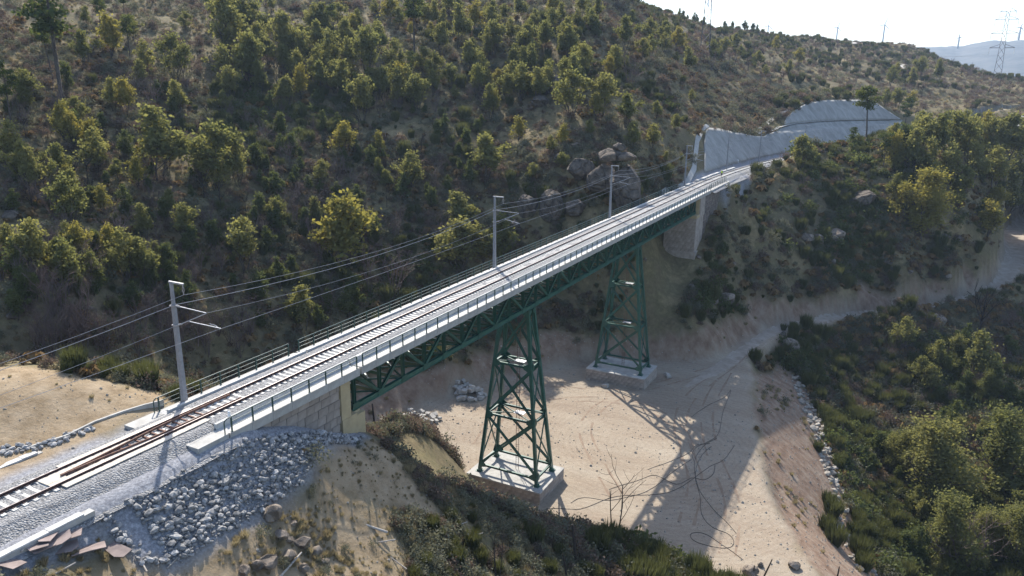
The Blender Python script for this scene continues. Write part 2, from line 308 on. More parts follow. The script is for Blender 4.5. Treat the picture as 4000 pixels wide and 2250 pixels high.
def rbf(x, y):
    o = np.empty(len(x))
    for i in range(0, len(x), 8000):
        a, b = x[i:i+8000], y[i:i+8000]
        d2 = (a[:, None]-cp[None, :, 0])**2+(b[:, None]-cp[None, :, 1])**2
        o[i:i+8000] = -_phi(d2)@_w[:_n]+_w[_n]+_w[_n+1]*a/100+_w[_n+2]*b/100
    return o
def sdpoly(x, y, poly):
    """signed distance, negative inside"""
    P = np.array(poly, float); d = np.full(len(x), 1e18); ins = np.zeros(len(x), bool)
    for i in range(len(P)):
        a, b = P[i], P[(i+1) % len(P)]; e = b-a
        wx, wy = x-a[0], y-a[1]; t = np.clip((wx*e[0]+wy*e[1])/(e@e+1e-12), 0, 1)
        d = np.minimum(d, (wx-t*e[0])**2+(wy-t*e[1])**2)
        c = ((a[1] > y) != (b[1] > y)); xi = a[0]+(y-a[1])*(e[0])/(e[1] if abs(e[1]) > 1e-9 else 1e-9)
        ins ^= c & (x < xi)
    d = np.sqrt(d); return np.where(ins, -d, d)
def dline(x, y, pts):
    """distance to polyline, and interpolated z"""
    P = np.array(pts, float); d = np.full(len(x), 1e18); z = np.zeros(len(x))
    for a, b in zip(P[:-1], P[1:]):
        e = b[:2]-a[:2]; wx, wy = x-a[0], y-a[1]; t = np.clip((wx*e[0]+wy*e[1])/(e@e), 0, 1)
        q = (wx-t*e[0])**2+(wy-t*e[1])**2; m = q < d; d = np.where(m, q, d); z = np.where(m, a[2]+t*(b[2]-a[2]), z)
    return np.sqrt(d), z
PLAT = [(45, -44), (57, -40), (66, -35), (88, -28), (100, -25), (112, -23), (121, -21), (127, -19), (124, -14.5), (117, -9), (112.5, 0), (108.5, 7), (101, 13.5), (92, 19.5), (83, 23), (75, 26), (66, 28.5), (64, 15), (57, 9), (53, 3), (50, -4), (49, -14), (50, -22), (49, -30)]
ROAD = [(104, -12, -31), (112, -14, -31), (122, -16.5, -31), (132, -18, -31), (146, -21, -31), (154, -25.5, -31), (162, -30.5, -31), (178, -46, -31), (190, -57, -31), (203, -65, -30.5), (216, -70, -30), (250, -77, -28), (282, -78, -26.5), (303, -84, -26), (330, -92, -25)]
RIP = [tuple(PZ(u, v, z)[:2]) for u, v, z in ((905, 1715, -1.2), (760, 1815, -1.2), (640, 1890, -1.2), (560, 1945, -1.4), (360, 2000, -1.2), (350, 2060, -2), (420, 2150, -3.4), (560, 2230, -4), (720, 2200, -4.4), (960, 2050, -4.8), (1180, 1900, -5), (1260, 1820, -5.6), (1390, 1740, -6.2), (1440, 1690, -6.8), (1290, 1610, -4.5), (1150, 1590, -1.2))]
TAN = [tuple(PZ(u, v, z)[:2]) for u, v, z in ((0, 1415, 2.1), (300, 1455, 1.5), (640, 1535, -.4), (640, 1580, -.8), (400, 1700, -.9), (0, 1900, -1), (-900, 2300, -1), (-900, 1400, 2))]
BANKB = [(66, 29, 0), (83, 24, 0), (94, 20, 0), (103, 16, 0), (111, 9, 0), (116, 0, 0), (121, -8, 0), (136, -14, 0), (150, -17.5, 0), (164, -25, 0), (181, -41, 0), (194, -52, 0), (208, -59.5, 0), (240, -67, 0)]
FILL = [(45, -44), (57, -40), (66, -35), (88, -28), (100, -25), (112, -23), (121, -21), (135, -24), (134, -30), (116, -36), (100, -40), (92, -42), (78, -48), (60, -55)]
EARTH = [tuple(PZ(u, v, z)[:2]) for u, v, z in ((1380, 1760, -6.6), (1470, 1720, -7.6), (1540, 1770, -8), (1620, 1880, -10), (1660, 1960, -11), (1800, 2050, -14), (1700, 2060, -12.3), (1500, 1990, -9.3), (1350, 2000, -8), (1250, 1960, -6.6), (1200, 1920, -5.6))]
FOREG = [(-12, -6), (0, -8), (6, -9), (14, -9), (17, -11), (10, -16), (2, -16), (-8, -13)]
CUTF = [(155, 3), (200, 0), (250, -8), (300, -20), (350, -38), (420, -72), (432, -40), (385, -5), (335, 14), (280, 26), (230, 28), (180, 27), (160, 20)]
def fields(x, y):
    """height and cover masks"""
    z = rbf(x, y)
    r = np.hypot(x-150, y-100)
    z = z+(-60-z)*sstep(750, 1600, r)
    sp = sdpoly(x, y, PLAT); dr, zr = dline(x, y, ROAD); dt = np.abs(y-yt(x))
    sr = sdpoly(x, y, RIP); st = sdpoly(x, y, TAN); sf = sdpoly(x, y, FILL); se = sdpoly(x, y, EARTH); sg = sdpoly(x, y, FOREG); sc = sdpoly(x, y, CUTF)
    rw = 2.3+2.2*sstep(205, 260, x)
    nearw = np.minimum.reduce([np.maximum(sp, 0), np.maximum(dr-rw, 0), np.maximum(dt-5, 0), np.maximum(sr, 0), np.maximum(sf, 0), np.maximum(sc, 0), np.maximum(st, 0)])
    wild = sstep(0, 6, nearw)
    far = sstep(60, 200, np.hypot(x-60, y))
    z = z+wild*(fbm(x, y, 26, 4, 3)*(.55+1.3*far)+fbm(x, y, 7, 4, 11)*.28)
    # terraces on the upper left slope
    te = sstep(185, 205, y)*(1-sstep(60, 110, x))
    z = z+te*1.2*np.sin(z/1.1)*.8
    # railway cutting
    nat = z.copy(); sd_ = y-yt(x); cutp = cutz(sd_, x); cm = (x > 150) & (x < 400); fade = sstep(150, 158, x)*(1-sstep(380, 400, x))
    z = np.where(cm & (sd_ > 0) & (cutp < z), z+(cutp-z-.35*sstep(5, 6.5, sd_))*fade, z)
    cr_ = .1+.75*np.maximum(-sd_-5, 0); z = np.where((x > 168) & (sd_ <= 0) & (cr_ < z), z+(cr_-z)*sstep(165, 178, x)*(1-sstep(340, 380, x)), z)
    # flat places
    z = z+(-31+.12*fbm(x, y, 9, 4, 5)+.05*fbm(x, y, 1.6, 3, 8)-z)*(1-sstep(-1.5, 1.5, sp))
    z = z+(zr+.06*fbm(x, y, 4, 3, 6)-z)*(1-sstep(rw-.6, rw+1.6, dr))
    ont = ((x < 20) | (x > 158))
    z = np.where(ont, z+(-.78-z)*(1-sstep(3.6, 5.2, dt))*np.where(x < 100, 1-sstep(8.5, 12, x), 1), z)
    z = z+.05*fbm(x, y, 1.3, 3, 21)*(1-sstep(0, 1, np.minimum(st, sr)))
    z = z+.5*fbm(x, y, 3.4, 4, 31)*(1-sstep(-1.5, 1, se))+.22*fbm(x, y, 2.2, 3, 33)*(1-sstep(-1, 2, sg))
    db, _ = dline(x, y, BANKB)
    mask = dict(dirt=np.clip(1-sstep(-.8, 1.0, np.minimum(sp, dr-rw)+.8*fbm(x, y, 3, 3, 40)), 0, 1),
                bank=np.maximum((1-sstep(5.5, 8, db+1.2*fbm(x, y, 4, 3, 41)))*(1-sstep(-27.2, -25.6, z+1.5*fbm(x, y, 5, 3, 47))), 1-sstep(-1, 1, sf+.8*fbm(x, y, 3, 3, 44))),
                tan=np.maximum.reduce([1-sstep(-.5, 1., st+.5*fbm(x, y, 2, 3, 42)), 1-sstep(-.6, .8, se+.5*fbm(x, y, 2, 3, 43)), (1-sstep(-1, 2, sg+fbm(x, y, 3, 3, 45)))*.8]),
                grav=np.where(ont, 1-sstep(4.6, 6.0, dt+np.where((y > 0) & (x < 50), 1.6, 0)+.5*fbm(x, y, 2, 3, 46)), 0)*(1-sstep(-2, 0, 0-np.minimum(st, 5)-4.5)*0))
    mask['grav'] = np.maximum(mask['grav'], 1-sstep(-.2, .5, sr))
    mask['wild'] = wild; mask['nat'] = nat; mask['sc'] = sc; mask['st'] = st; mask['sr'] = sr; mask['se'] = se; mask['dr'] = dr-rw; mask['sp'] = sp; mask['dt'] = dt; mask['sf'] = sf
    return z, mask
def axis(c0, c1, lo, hi, step, g, mid=()):
    a = [c0]
    while a[-1] < c1: a.append(a[-1]+step)
    for m1, st in mid:
        while a[-1] < m1: a.append(a[-1]+st)
    s = step
    while a[-1] < hi: s *= g; a.append(a[-1]+s)
    b = [c0]; s = step
    while b[-1] > lo: s *= g; b.append(b[-1]-s)
    return np.array(sorted(set(b[1:]+a)))
GX = axis(-14, 150, -3000, 6500, .95, 1.03, ((400, 1.4),)); GY = axis(-62, 32, -4000, 4500, .95, 1.022)
XX, YY = np.meshgrid(GX, GY, indexing='ij')
HZ, MK = fields(XX.ravel(), YY.ravel()); HG = HZ.reshape(XX.shape)
MK = {k: v.reshape(XX.shape) for k, v in MK.items()}
def bil(G, x, y):
    x = np.atleast_1d(np.asarray(x, float)); y = np.atleast_1d(np.asarray(y, float))
    i = np.clip(np.searchsorted(GX, x)-1, 0, len(GX)-2); j = np.clip(np.searchsorted(GY, y)-1, 0, len(GY)-2)
    a = (x-GX[i])/(GX[i+1]-GX[i]); b = (y-GY[j])/(GY[j+1]-GY[j])
    return (G[i, j]*(1-a)+G[i+1, j]*a)*(1-b)+(G[i, j+1]*(1-a)+G[i+1, j+1]*a)*b
def height(x, y): return bil(HG, x, y)
def gz(x, y): return float(height(x, y)[0])
_T = np.concatenate([np.arange(30, 400, .8), np.arange(400, 900, 4)])
def hit(u, v):
    """where the line of sight through a photo pixel meets the ground"""
    r = ray(u, v); r = r/math.hypot(r[0], r[1]); P = CAM+_T[:, None]*r
    h = height(P[:, 0], P[:, 1]); k = np.nonzero(P[:, 2] < h)[0]
    if len(k) == 0: return None
    k = k[0]
    if k > 0:
        a = P[k-1, 2]-h[k-1]; b = h[k]-P[k, 2]; t = _T[k-1]+(_T[k]-_T[k-1])*a/(a+b+1e-9); p = CAM+t*r
    else: p = P[0]
    p[2] = gz(p[0], p[1]); return p
def build_ground():
    nx, ny = XX.shape; v = np.c_[XX.ravel(), YY.ravel(), HZ]
    idx = np.arange(nx*ny).reshape(nx, ny)
    f = np.stack([idx[:-1, :-1], idx[1:, :-1], idx[1:, 1:], idx[:-1, 1:]], -1).reshape(-1, 4)
    me = bpy.data.meshes.new('ground'); me.vertices.add(len(v)); me.vertices.foreach_set('co', v.ravel())
    me.loops.add(len(f)*4); me.loops.foreach_set('vertex_index', f.ravel()); me.polygons.add(len(f))
    me.polygons.foreach_set('loop_start', np.arange(len(f))*4); me.polygons.foreach_set('loop_total', np.full(len(f), 4)); me.update(calc_edges=True)
    me.polygons.foreach_set('use_smooth', np.ones(len(f), bool))
    a = me.color_attributes.new('cover', 'FLOAT_COLOR', 'POINT')
    a.data.foreach_set('color', np.stack([MK['dirt'].ravel(), MK['bank'].ravel(), MK['tan'].ravel(), MK['grav'].ravel()], 1).ravel().astype(np.float32))
    return me
def ground_mat():
    m = bpy.data.materials.new('ground_cover'); m.use_nodes = True; nt = m.node_tree; N = nt.nodes; L = nt.links; b = N['Principled BSDF']
    b.inputs['Roughness'].default_value = 1; b.inputs['Specular IOR Level'].default_value = .1
    tc = N.new('ShaderNodeTexCoord'); at = N.new('ShaderNodeVertexColor'); at.layer_name = 'cover'; sp = N.new('ShaderNodeSeparateColor'); L.new(at.outputs[0], sp.inputs[0])
    def noise(sc, det=6, ro=.6, vec=None):
        n = N.new('ShaderNodeTexNoise'); n.inputs['Scale'].default_value = sc; n.inputs['Detail'].default_value = det; n.inputs['Roughness'].default_value = ro; L.new(vec or tc.outputs['Object'], n.inputs['Vector']); return n.outputs['Fac']
    def ramp(f, stops):
        r = N.new('ShaderNodeValToRGB'); e = r.color_ramp.elements
        while len(e) < len(stops): e.new(.5)
        for k, (p, c) in enumerate(stops): e[k].position = p; e[k].color = (*c, 1)
        L.new(f, r.inputs[0]); return r.outputs[0]
    def mix(f, a, c):
        x = N.new('ShaderNodeMix'); x.data_type = 'RGBA'
        if isinstance(f, float): x.inputs[0].default_value = f
        else: L.new(f, x.inputs[0])
        L.new(a, x.inputs[6]); L.new(c, x.inputs[7]); return x.outputs[2]
    wildc = ramp(noise(.11, 8, .68), [(.32, (0.082, 0.072, 0.041)), (.44, (0.154, 0.119, 0.070)), (.52, (0.135, 0.119, 0.060)), (.60, (0.260, 0.196, 0.106)), (.72, (0.328, 0.258, 0.141))])
    fine = ramp(noise(1.3, 6, .7), [(.3, (0.048, 0.049, 0.028)), (.5, (0.140, 0.115, 0.068)), (.7, (0.258, 0.207, 0.113))])
    wildc = mix(.45, wildc, fine)
    mp = N.new('ShaderNodeMapping'); mp.inputs['Scale'].default_value = (.5, .12, .5); mp.inputs['Rotation'].default_value = (0, 0, .7); L.new(tc.outputs['Object'], mp.inputs[0])
    dirt = ramp(noise(.35, 8, .65, mp.outputs[0]), [(.3, (0.180, 0.130, 0.092)), (.43, (0.246, 0.187, 0.132)), (.55, (0.295, 0.240, 0.177)), (.72, (0.353, 0.304, 0.238))])
    dirtf = ramp(noise(2.5, 6, .7), [(.3, (0.172, 0.136, 0.103)), (.7, (0.361, 0.314, 0.251))]); dirt = mix(.4, dirt, dirtf)
    wv = N.new('ShaderNodeTexWave'); wv.wave_type = 'RINGS'; wv.rings_direction = 'Z'; wv.inputs['Scale'].default_value = .32; wv.inputs['Distortion'].default_value = 14; wv.inputs['Detail'].default_value = 5; wv.inputs['Detail Scale'].default_value = .35
    mpw = N.new('ShaderNodeMapping'); mpw.inputs['Location'].default_value = (-78, 12, 0); L.new(tc.outputs['Object'], mpw.inputs[0]); L.new(mpw.outputs[0], wv.inputs['Vector'])
    ruts = ramp(wv.outputs['Fac'], [(.0, (.20, .145, .105)), (.16, (.40, .32, .24)), (.8, (.42, .34, .265)), (1., (.47, .40, .32))]); dirt = mix(.09, dirt, ruts)
    mp2 = N.new('ShaderNodeMapping'); mp2.inputs['Scale'].default_value = (1, 1, .4); L.new(tc.outputs['Object'], mp2.inputs[0])
    bank = ramp(noise(.55, 8, .65, mp2.outputs[0]), [(.3, (0.140, 0.089, 0.061)), (.48, (0.222, 0.151, 0.107)), (.6, (0.262, 0.196, 0.143)), (.75, (0.320, 0.253, 0.196))])
    tan = ramp(noise(.6, 8, .7), [(.3, (0.145, 0.102, 0.060)), (.45, (0.264, 0.196, 0.123)), (.6, (0.332, 0.255, 0.170)), (.75, (0.383, 0.306, 0.212))])
    grav = ramp(noise(5, 4, .75), [(.32, (0.144, 0.144, 0.158)), (.5, (0.245, 0.245, 0.259)), (.68, (0.374, 0.374, 0.389))])
    c = mix(sp.outputs[2], wildc, tan); c = mix(sp.outputs[1], c, bank); c = mix(sp.outputs[0], c, dirt); c = mix(at.outputs[1], c, grav)
    L.new(c, b.inputs['Base Color'])
    bp = N.new('ShaderNodeBump'); bp.inputs['Strength'].default_value = .9; bp.inputs['Distance'].default_value = .12; L.new(noise(2.2, 8, .7), bp.inputs['Height']); L.new(bp.outputs[0], b.inputs['Normal'])
    return m
ground = tag(obj('ground', build_ground(), ground_mat()), kind='structure')

_rd = []
for a_, b_ in zip(ROAD[:-1], ROAD[1:]):
    for t_ in np.linspace(0, 1, 9)[:-1]: _rd.append(np.array(a_)+(np.array(b_)-np.array(a_))*t_)
_m = MB()
for i_, p_ in enumerate(_rd):
    d_ = _rd[min(i_+1, len(_rd)-1)]-_rd[max(i_-1, 0)]; n_ = np.array((-d_[1], d_[0]))/(np.hypot(d_[0], d_[1])+1e-9); w_ = (1.9+2.0*float(sstep(205, 260, p_[0])))*min(1, .25+i_/14)
    for o_ in (-1, -.5, 0, .5, 1): x_, y_ = p_[0]+n_[0]*w_*o_*(1+.12*math.sin(i_*1.7+o_)), p_[1]+n_[1]*w_*o_; _m.v.append((x_, y_, gz(x_, y_)+(.03 if abs(o_) < .9 else -.02)))
for i_ in range(len(_rd)-1):
    for j_ in range(4): _m.f.append((i_*5+j_, i_*5+5+j_, i_*5+6+j_, i_*5+1+j_))
tag(obj('road', _m, mat('pale_dirt_road', (.36, .31, .255), 1., color2=(.25, .205, .16), scale=.5, bump=.03, bscale=4, coord='Object'), smooth=True), kind='structure')
# ------------------------------------------------------------------ the railway bridge
XA, XB = 22.4, 148.4            # deck between the expansion joints
HW = 3.75; WZ = -.55            # half width, walkway level
bridge = empty('railway_bridge', (59, 0, -31), 'green steel truss railway bridge carrying a single ballasted track across the valley', 'bridge')
BL = WL[bridge.name]
def deckpiece(x0, x1, par, name):
    m = MB(); m.bb(x0, x1, -HW+.16, HW-.16, -1.22, WZ); m.bb(x0, x1, 2.30, 2.55, WZ+.004, -.10); m.bb(x0, x1, -2.55, -2.30, WZ+.004, -.10)
    return wpart(name, m, M['concw'], par)
deckpiece(XA, XB, bridge, 'deck_slab')
fm = MB().box((0, 0, 0), (1.94, .15, .70)).mesh('fascia_panel'); fm.materials.append(M['conc'])
n = int((XB-XA)/1.96)
for k in range(n):
    for s in (-1, 1): obj('fascia_panel', fm, None, bridge, loc=(XA+.98+k*(XB-XA)/n, s*(HW-.08), WZ-.345))
PANELS = [22.6+3.64*k for k in range(10)]+[59+3.642*k for k in range(12)]+[102.7+3.63*k for k in range(11)]
TY, ZT, ZB = 2.55, -1.55, -4.55
for s in (-1, 1):
    for nm, z, h in (('top_chord', ZT, .42), ('bottom_chord', ZB, .44)):
        m = MB(); x0 = PANELS[0]; x1 = PANELS[-1]
        for o in (-1, 1): m.bb(x0-.3, x1+.3, s*TY+o*.17-.02, s*TY+o*.17+.02, z-h/2, z+h/2)
        m.bb(x0-.3, x1+.3, s*TY-.27, s*TY+.27, z+(h/2+.002 if z == ZT else -h/2-.03), z+(h/2+.03 if z == ZT else -h/2-.002))
        wpart(nm, m, M['green'], bridge)
vert = MB().ibeam((0, 0, ZB+.2), (0, 0, ZT-.2), .30, .28, up=(1, 0, 0), t=.03).mesh('vertical_strut'); vert.materials.append(M['green'])
def diag(dx):
    me = MB(); p = np.array((-dx/2, 0, ZB+.22)); q = np.array((dx/2, 0, ZT-.22)); me.ibeam(p, q, .30, .26, up=(0, 1, 0), t=.03); me = me.mesh('diagonal_strut'); me.materials.append(M['green']); return me
du, dd = diag(3.3), diag(-3.3)
gus = MB(); gus.prism([(-.55, -.3), (.55, -.3), (.42, .38), (-.42, .38)], -.015, .015); gus.v = [(x, z, y) for x, y, z in gus.v]; gus = gus.mesh('gusset_plate'); gus.materials.append(M['green'])
gut = MB(); gut.prism([(-.42, -.38), (.42, -.38), (.55, .3), (-.55, .3)], -.015, .015); gut.v = [(x, z, y) for x, y, z in gut.v]; gut = gut.mesh('gusset_plate'); gut.materials.append(M['green'])
crossb = MB().beam((0, -TY+.2, 0), (0, TY-.2, 0), .2, .33).mesh('cross_beam'); crossb.materials.append(M['green'])
sways = [MB().beam((o, -d*(TY-.2), ZB+.25), (o, d*(TY-.2), ZT-.25), .1, .1).mesh('sway_brace') for o, d in ((0, 1), (.12, -1))]
for q in sways: q.materials.append(M['green'])
for i, x in enumerate(PANELS):
    for s in (-1, 1):
        obj('vertical_strut', vert, None, bridge, loc=(x, s*TY, 0))
        obj('gusset_plate', gus, None, bridge, loc=(x, s*(TY+.215), ZB)); obj('gusset_plate', gut, None, bridge, loc=(x, s*(TY+.215), ZT))
        if i < len(PANELS)-1: obj('diagonal_strut', dd if i % 2 == 0 else du, None, bridge, loc=((x+PANELS[i+1])/2, s*TY, 0))
    for zz in (ZT, ZB): obj('cross_beam', crossb, None, bridge, loc=(x, 0, zz))
    for sw in sways: obj('sway_brace', sw, None, bridge, loc=(x, 0, 0))
latbs = [MB().beam((-1.7, -d*(TY-.2), .08-.08*d), (1.7, d*(TY-.2), .08-.08*d), .16, .14).mesh('lateral_brace') for d in (1, -1)]
for q in latbs: q.materials.append(M['green'])
for latb in latbs:
  for a, b in zip(PANELS[:-1], PANELS[1:]): obj('lateral_brace', latb, None, bridge, loc=((a+b)/2, 0, ZB-.05))
# railings
post = MB().beam((0, 0, 0), (0, 0, 1.08), .09, .09, up=(1, 0, 0)).bb(-.1, .1, -.08, .08, -.001, .025).mesh('railing_post'); post.materials.append(M['greenr'])
def railing(x0, x1, y, par, name, bend=None):
    m = MB(); m.tube([(x0, y, WZ+1.1), (x1, y, WZ+1.1)], .042, 8)
    r = wpart(name, m, M['greenr'], par)
    for zz in (.4, .75): wpart('mid_rail', MB().tube([(x0, y, WZ+zz), (x1, y, WZ+zz)], .026, 6), M['greenr'], r)
    n = max(1, round((x1-x0)/1.95)); px = [x0+(x1-x0)*k/n for k in range(n+1)]
    for q in px: obj('railing_post', post, None, r, loc=(q, y, WZ))
    return r
for s in (-1, 1): tag(railing(XA+.3, XB-.4 if s < 0 else XB-3, s*3.62, bridge, 'railing'), 'green steel railing on the '+('outer' if s < 0 else 'uphill')+' edge of the bridge deck')
# ------------------------------------------------------------------ trestle towers
def tower(xc, zf, label):
    t = empty('trestle_tower', (xc, 0, zf), label, 'tower', 'trestle towers under the bridge')
    def leg(z): k = (z-zf)/(-5.0-zf); return 2.42+(.78-2.42)*k, 4.42+(1.85-4.42)*k
    zl = [zf+1.0, zf+(29.3-20.6)*1.0, zf+16.2, -5.55]
    for sx in (-1, 1):
        for sy in (-1, 1):
            a, b = leg(zf+.05), leg(-5.05)
            m = MB(); p = (xc+sx*a[0], sy*a[1], zf+.05); q = (xc+sx*b[0], sy*b[1], -5.05)
            m.beam(p, q, .42, .40, up=(1, 0, 0)); m.bb(p[0]-.45, p[0]+.45, p[1]-.45, p[1]+.45, zf+.003, zf+.06)
            m.bb(p[0]-.3, p[0]+.3, p[1]-.3, p[1]+.3, zf+.06, zf+.3)
            wpart('leg', m, M['green'], t)
    for li, z in enumerate(zl):
        ax, ay = leg(z)
        for s in (-1, 1):
            wpart('horizontal_strut', MB().ibeam((xc+s*ax, -ay, z), (xc+s*ax, ay, z), .26, .28, t=.03), M['green'], t)
            wpart('horizontal_strut', MB().ibeam((xc-ax, s*ay, z), (xc+ax, s*ay, z), .26, .28, t=.03), M['green'], t)
        if 0 < li < 3:
            for d in (-1, 1): wpart('plan_brace', MB().beam((xc-ax, -d*ay, z+.08-.06*d), (xc+ax, d*ay, z+.08-.06*d), .14, .1), M['green'], t)
            wpart('landing_grating', MB().bb(xc-.5, xc+.5, -1.3, .2, z+.2, z+.25), M['galv'], t)
        for sx in (-1, 1):
            for sy in (-1, 1):
                h = .75 if li < 3 else .5; up, dn = (h, h) if 0 < li < 3 else ((1.0, .35) if li == 0 else (.2, .8))
                g = MB(); x = xc+sx*(ax+.235)
                P = [(sy*(ay+.1), z-dn), (sy*(ay-.95), z-dn*.3), (sy*(ay-.95), z+up*.3), (sy*(ay-.1), z+up)]
                g.add([(x-.015, *p) for p in P]+[(x+.015, *p) for p in P], [(0, 1, 2, 3), (7, 6, 5, 4), (0, 4, 5, 1), (1, 5, 6, 2), (2, 6, 7, 3), (3, 7, 4, 0)])
                y = sy*(ay+.235); P = [(xc+sx*(ax+.1), z-dn), (xc+sx*(ax-.6), z-dn*.3), (xc+sx*(ax-.6), z+up*.3), (xc+sx*(ax-.1), z+up)]
                g.add([(p[0], y-.015, p[1]) for p in P]+[(p[0], y+.015, p[1]) for p in P], [(0, 1, 2, 3), (7, 6, 5, 4), (0, 4, 5, 1), (1, 5, 6, 2), (2, 6, 7, 3), (3, 7, 4, 0)])
                wpart('gusset_plate', g, M['green'], t)
    for z0, z1 in zip(zl[:-1], zl[1:]):
        a0, a1 = leg(z0+.25), leg(z1-.3)
        for s in (-1, 1):
            for d in (-1, 1):
                o = .09*d
                wpart('cross_brace', MB().ibeam((xc+s*a0[0]+o, -d*a0[1], z0+.25), (xc+s*a1[0]+o, d*a1[1], z1-.3), .28, .24, up=(1, 0, 0), t=.03), M['green'], t)
                wpart('cross_brace', MB().beam((xc-d*a0[0], s*a0[1]+o, z0+.25), (xc+d*a1[0], s*a1[1]+o, z1-.3), .16, .14, up=(0, 1, 0)), M['green'], t)
    lad = wpart('ladder', MB().beam((xc+.45, -.2, zf+.02), (xc+.45, -.2, -6), .05, .05, up=(1, 0, 0)), M['rusty'], t)
    wpart('stile', MB().beam((xc+.45, .2, zf+.02), (xc+.45, .2, -6), .05, .05, up=(1, 0, 0)), M['rusty'], lad)
    rung = MB().tube([(0, -.2, 0), (0, .2, 0)], .018, 4).mesh('rung'); rung.materials.append(M['rusty'])
    for k in range(int((-6-zf-.4)/.34)): obj('rung', rung, None, lad, loc=(xc+.45, 0, zf+.4+.34*k))
    hoop = MB().tube([(0.02-.35*math.sin(a), .35*math.cos(a), 0) for a in np.linspace(0, math.pi, 9)], .02, 4).mesh('safety_hoop'); hoop.materials.append(M['rusty'])
    for k in range(int((-6-zf-3)/1.3)): obj('safety_hoop', hoop, None, lad, loc=(xc+.43, 0, zf+2.6+1.3*k))
    for s in (-1, 1): wpart('bearing_block', MB().bb(xc-1.05, xc+1.05, s*1.95-.6, s*1.95+.85*(s>0)+.6*(s<0)-.0 if s > 0 else s*1.95+.6, -5.05, -4.83), M['green'], t)
    return t
tower(59, -29.3, 'green lattice trestle tower standing in full view on the sunlit dirt platform')
tower(102.7, -28.8, 'green lattice trestle tower farther along, its foot in the shade of the bank')
def plinth(x0, x1, hy, zt, zb, label, rows):
    t = empty('stone_plinth', ((x0+x1)/2, 0, zb), label, 'plinth', 'stone plinths under the trestle towers')
    wpart('core', MB().bb(x0+.1, x1-.1, -hy+.1, hy-.1, zb-.6, zt-.17), M['mortar'], t)
    wpart('cap_slab', MB().bb(x0-.02, x1+.02, -hy-.02, hy+.02, zt-.165, zt), M['conc'], t)
    rh = (zt-.19-zb)/rows; cache = {}
    for r_ in range(rows):
        for side in range(4):
            L_ = (x1-x0) if side in (1, 3) else 2*hy
            if side in (1, 3): L_ -= .5
            n = max(2, round(L_/.85)); off = .5*(r_ % 2)
            cuts = sorted(set([0., 1.]+[min(1, max(0, (k+off)/n+random.uniform(-.008, .008))) for k in range(1, n)]))
            for a, b in zip(cuts[:-1], cuts[1:]):
                w = (b-a)*L_-.03
                if w < .12: continue
                key = round(w, 2); me = cache.get((key, side in (1, 3)))
                if me is None:
                    mb = MB(); d = (.24, w, rh-.03) if side in (0, 2) else (w, .24, rh-.03); mb.box((0, 0, 0), d); me = mb.mesh('stone_block'); me.materials.append(M['stone']); cache[(key, side in (1, 3))] = me
                c = (a+b)/2; zc = zb+rh*(r_+.5); j = random.uniform(-.012, .012)
                if side == 0: p = (x0+.12+j, -hy+c*L_, zc)
                elif side == 2: p = (x1-.12+j, -hy+c*L_, zc)
                elif side == 1: p = (x0+.25+c*L_, -hy+.12+j, zc)
                else: p = (x0+.25+c*L_, hy-.12+j, zc)
                obj('stone_block', me, None, t, loc=p)
    return t
plinth(55.1, 62.9, 5.65, -29.3, -31.1, 'pale stone plinth in full sun under the foot of the trestle tower', 3)
plinth(98.7, 106.5, 5.7, -28.8, -31.1, 'granite block plinth partly shaded under the tower beside the earth bank', 4)
# ------------------------------------------------------------------ near abutment
ab = empty('stone_abutment', (15, 0, -7), 'grey stone abutment with cream pilaster under the near end of the bridge', 'abutment')
deckpiece(7.9, 22.2, ab, 'deck_slab')
for y0, y1 in ((-HW, -2.2), (1.9, HW)): wpart('kerb_end', MB().bb(5.3, 7.88, y0, y1, -1.15, WZ+.03), M['conc'], ab)
for k in range(7):
    for s in (-1, 1): obj('fascia_panel', fm, None, ab, loc=(9.0+k*2.02, s*(HW-.08), WZ-.345), scale=(1.03, 1, 1))
wpart('core', MB().bb(8, 20.2, -3.1, 3.1, -7.5, -1.23), M['mortar'], ab)
wpart('pilaster', MB().bb(20.0, 21.9, -3.42, 3.42, -8.5, -4.7).bb(20.0, 21.2, -3.36, 3.36, -4.7, -1.25), M['paint'], ab)
wpart('bearing_ledge', MB().bb(21.2, 23.1, -3.3, 3.3, -8.6, -5.0).bb(21.9, 22.9, -2.9, 2.9, -5.0, -4.82), M['paint'], ab)
cache = {}
for r_ in range(8):
    x = 8.2
    while x < 19.9:
        w = random.choice((.7, .85, 1.0, 1.2)); w = min(w, 19.98-x)
        if w > .2:
            k = round(w, 2)
            if k not in cache: cache[k] = MB().box((0, 0, 0), (w-.035, .25, .70)).mesh('stone_block'); cache[k].materials.append(M['stone'])
            obj('stone_block', cache[k], None, ab, loc=(x+w/2, -3.13+random.uniform(-.02, .02), -1.62-.735*r_))
        x += w
railn = railing(8.3, 21.9, -3.62, ab, 'railing'); railf = railing(8.1, 21.4, 3.62, ab, 'railing')
for r_, y in ((railn, -3.62), (railf, 3.62)):
    wpart('end_bend', MB().tube([(8.2, y, WZ+1.1), (7.95, y, WZ+1.09), (7.75, y, WZ+1.0), (7.68, y, WZ+.85), (7.68, y, WZ)], .042, 8), M['greenr'], r_)
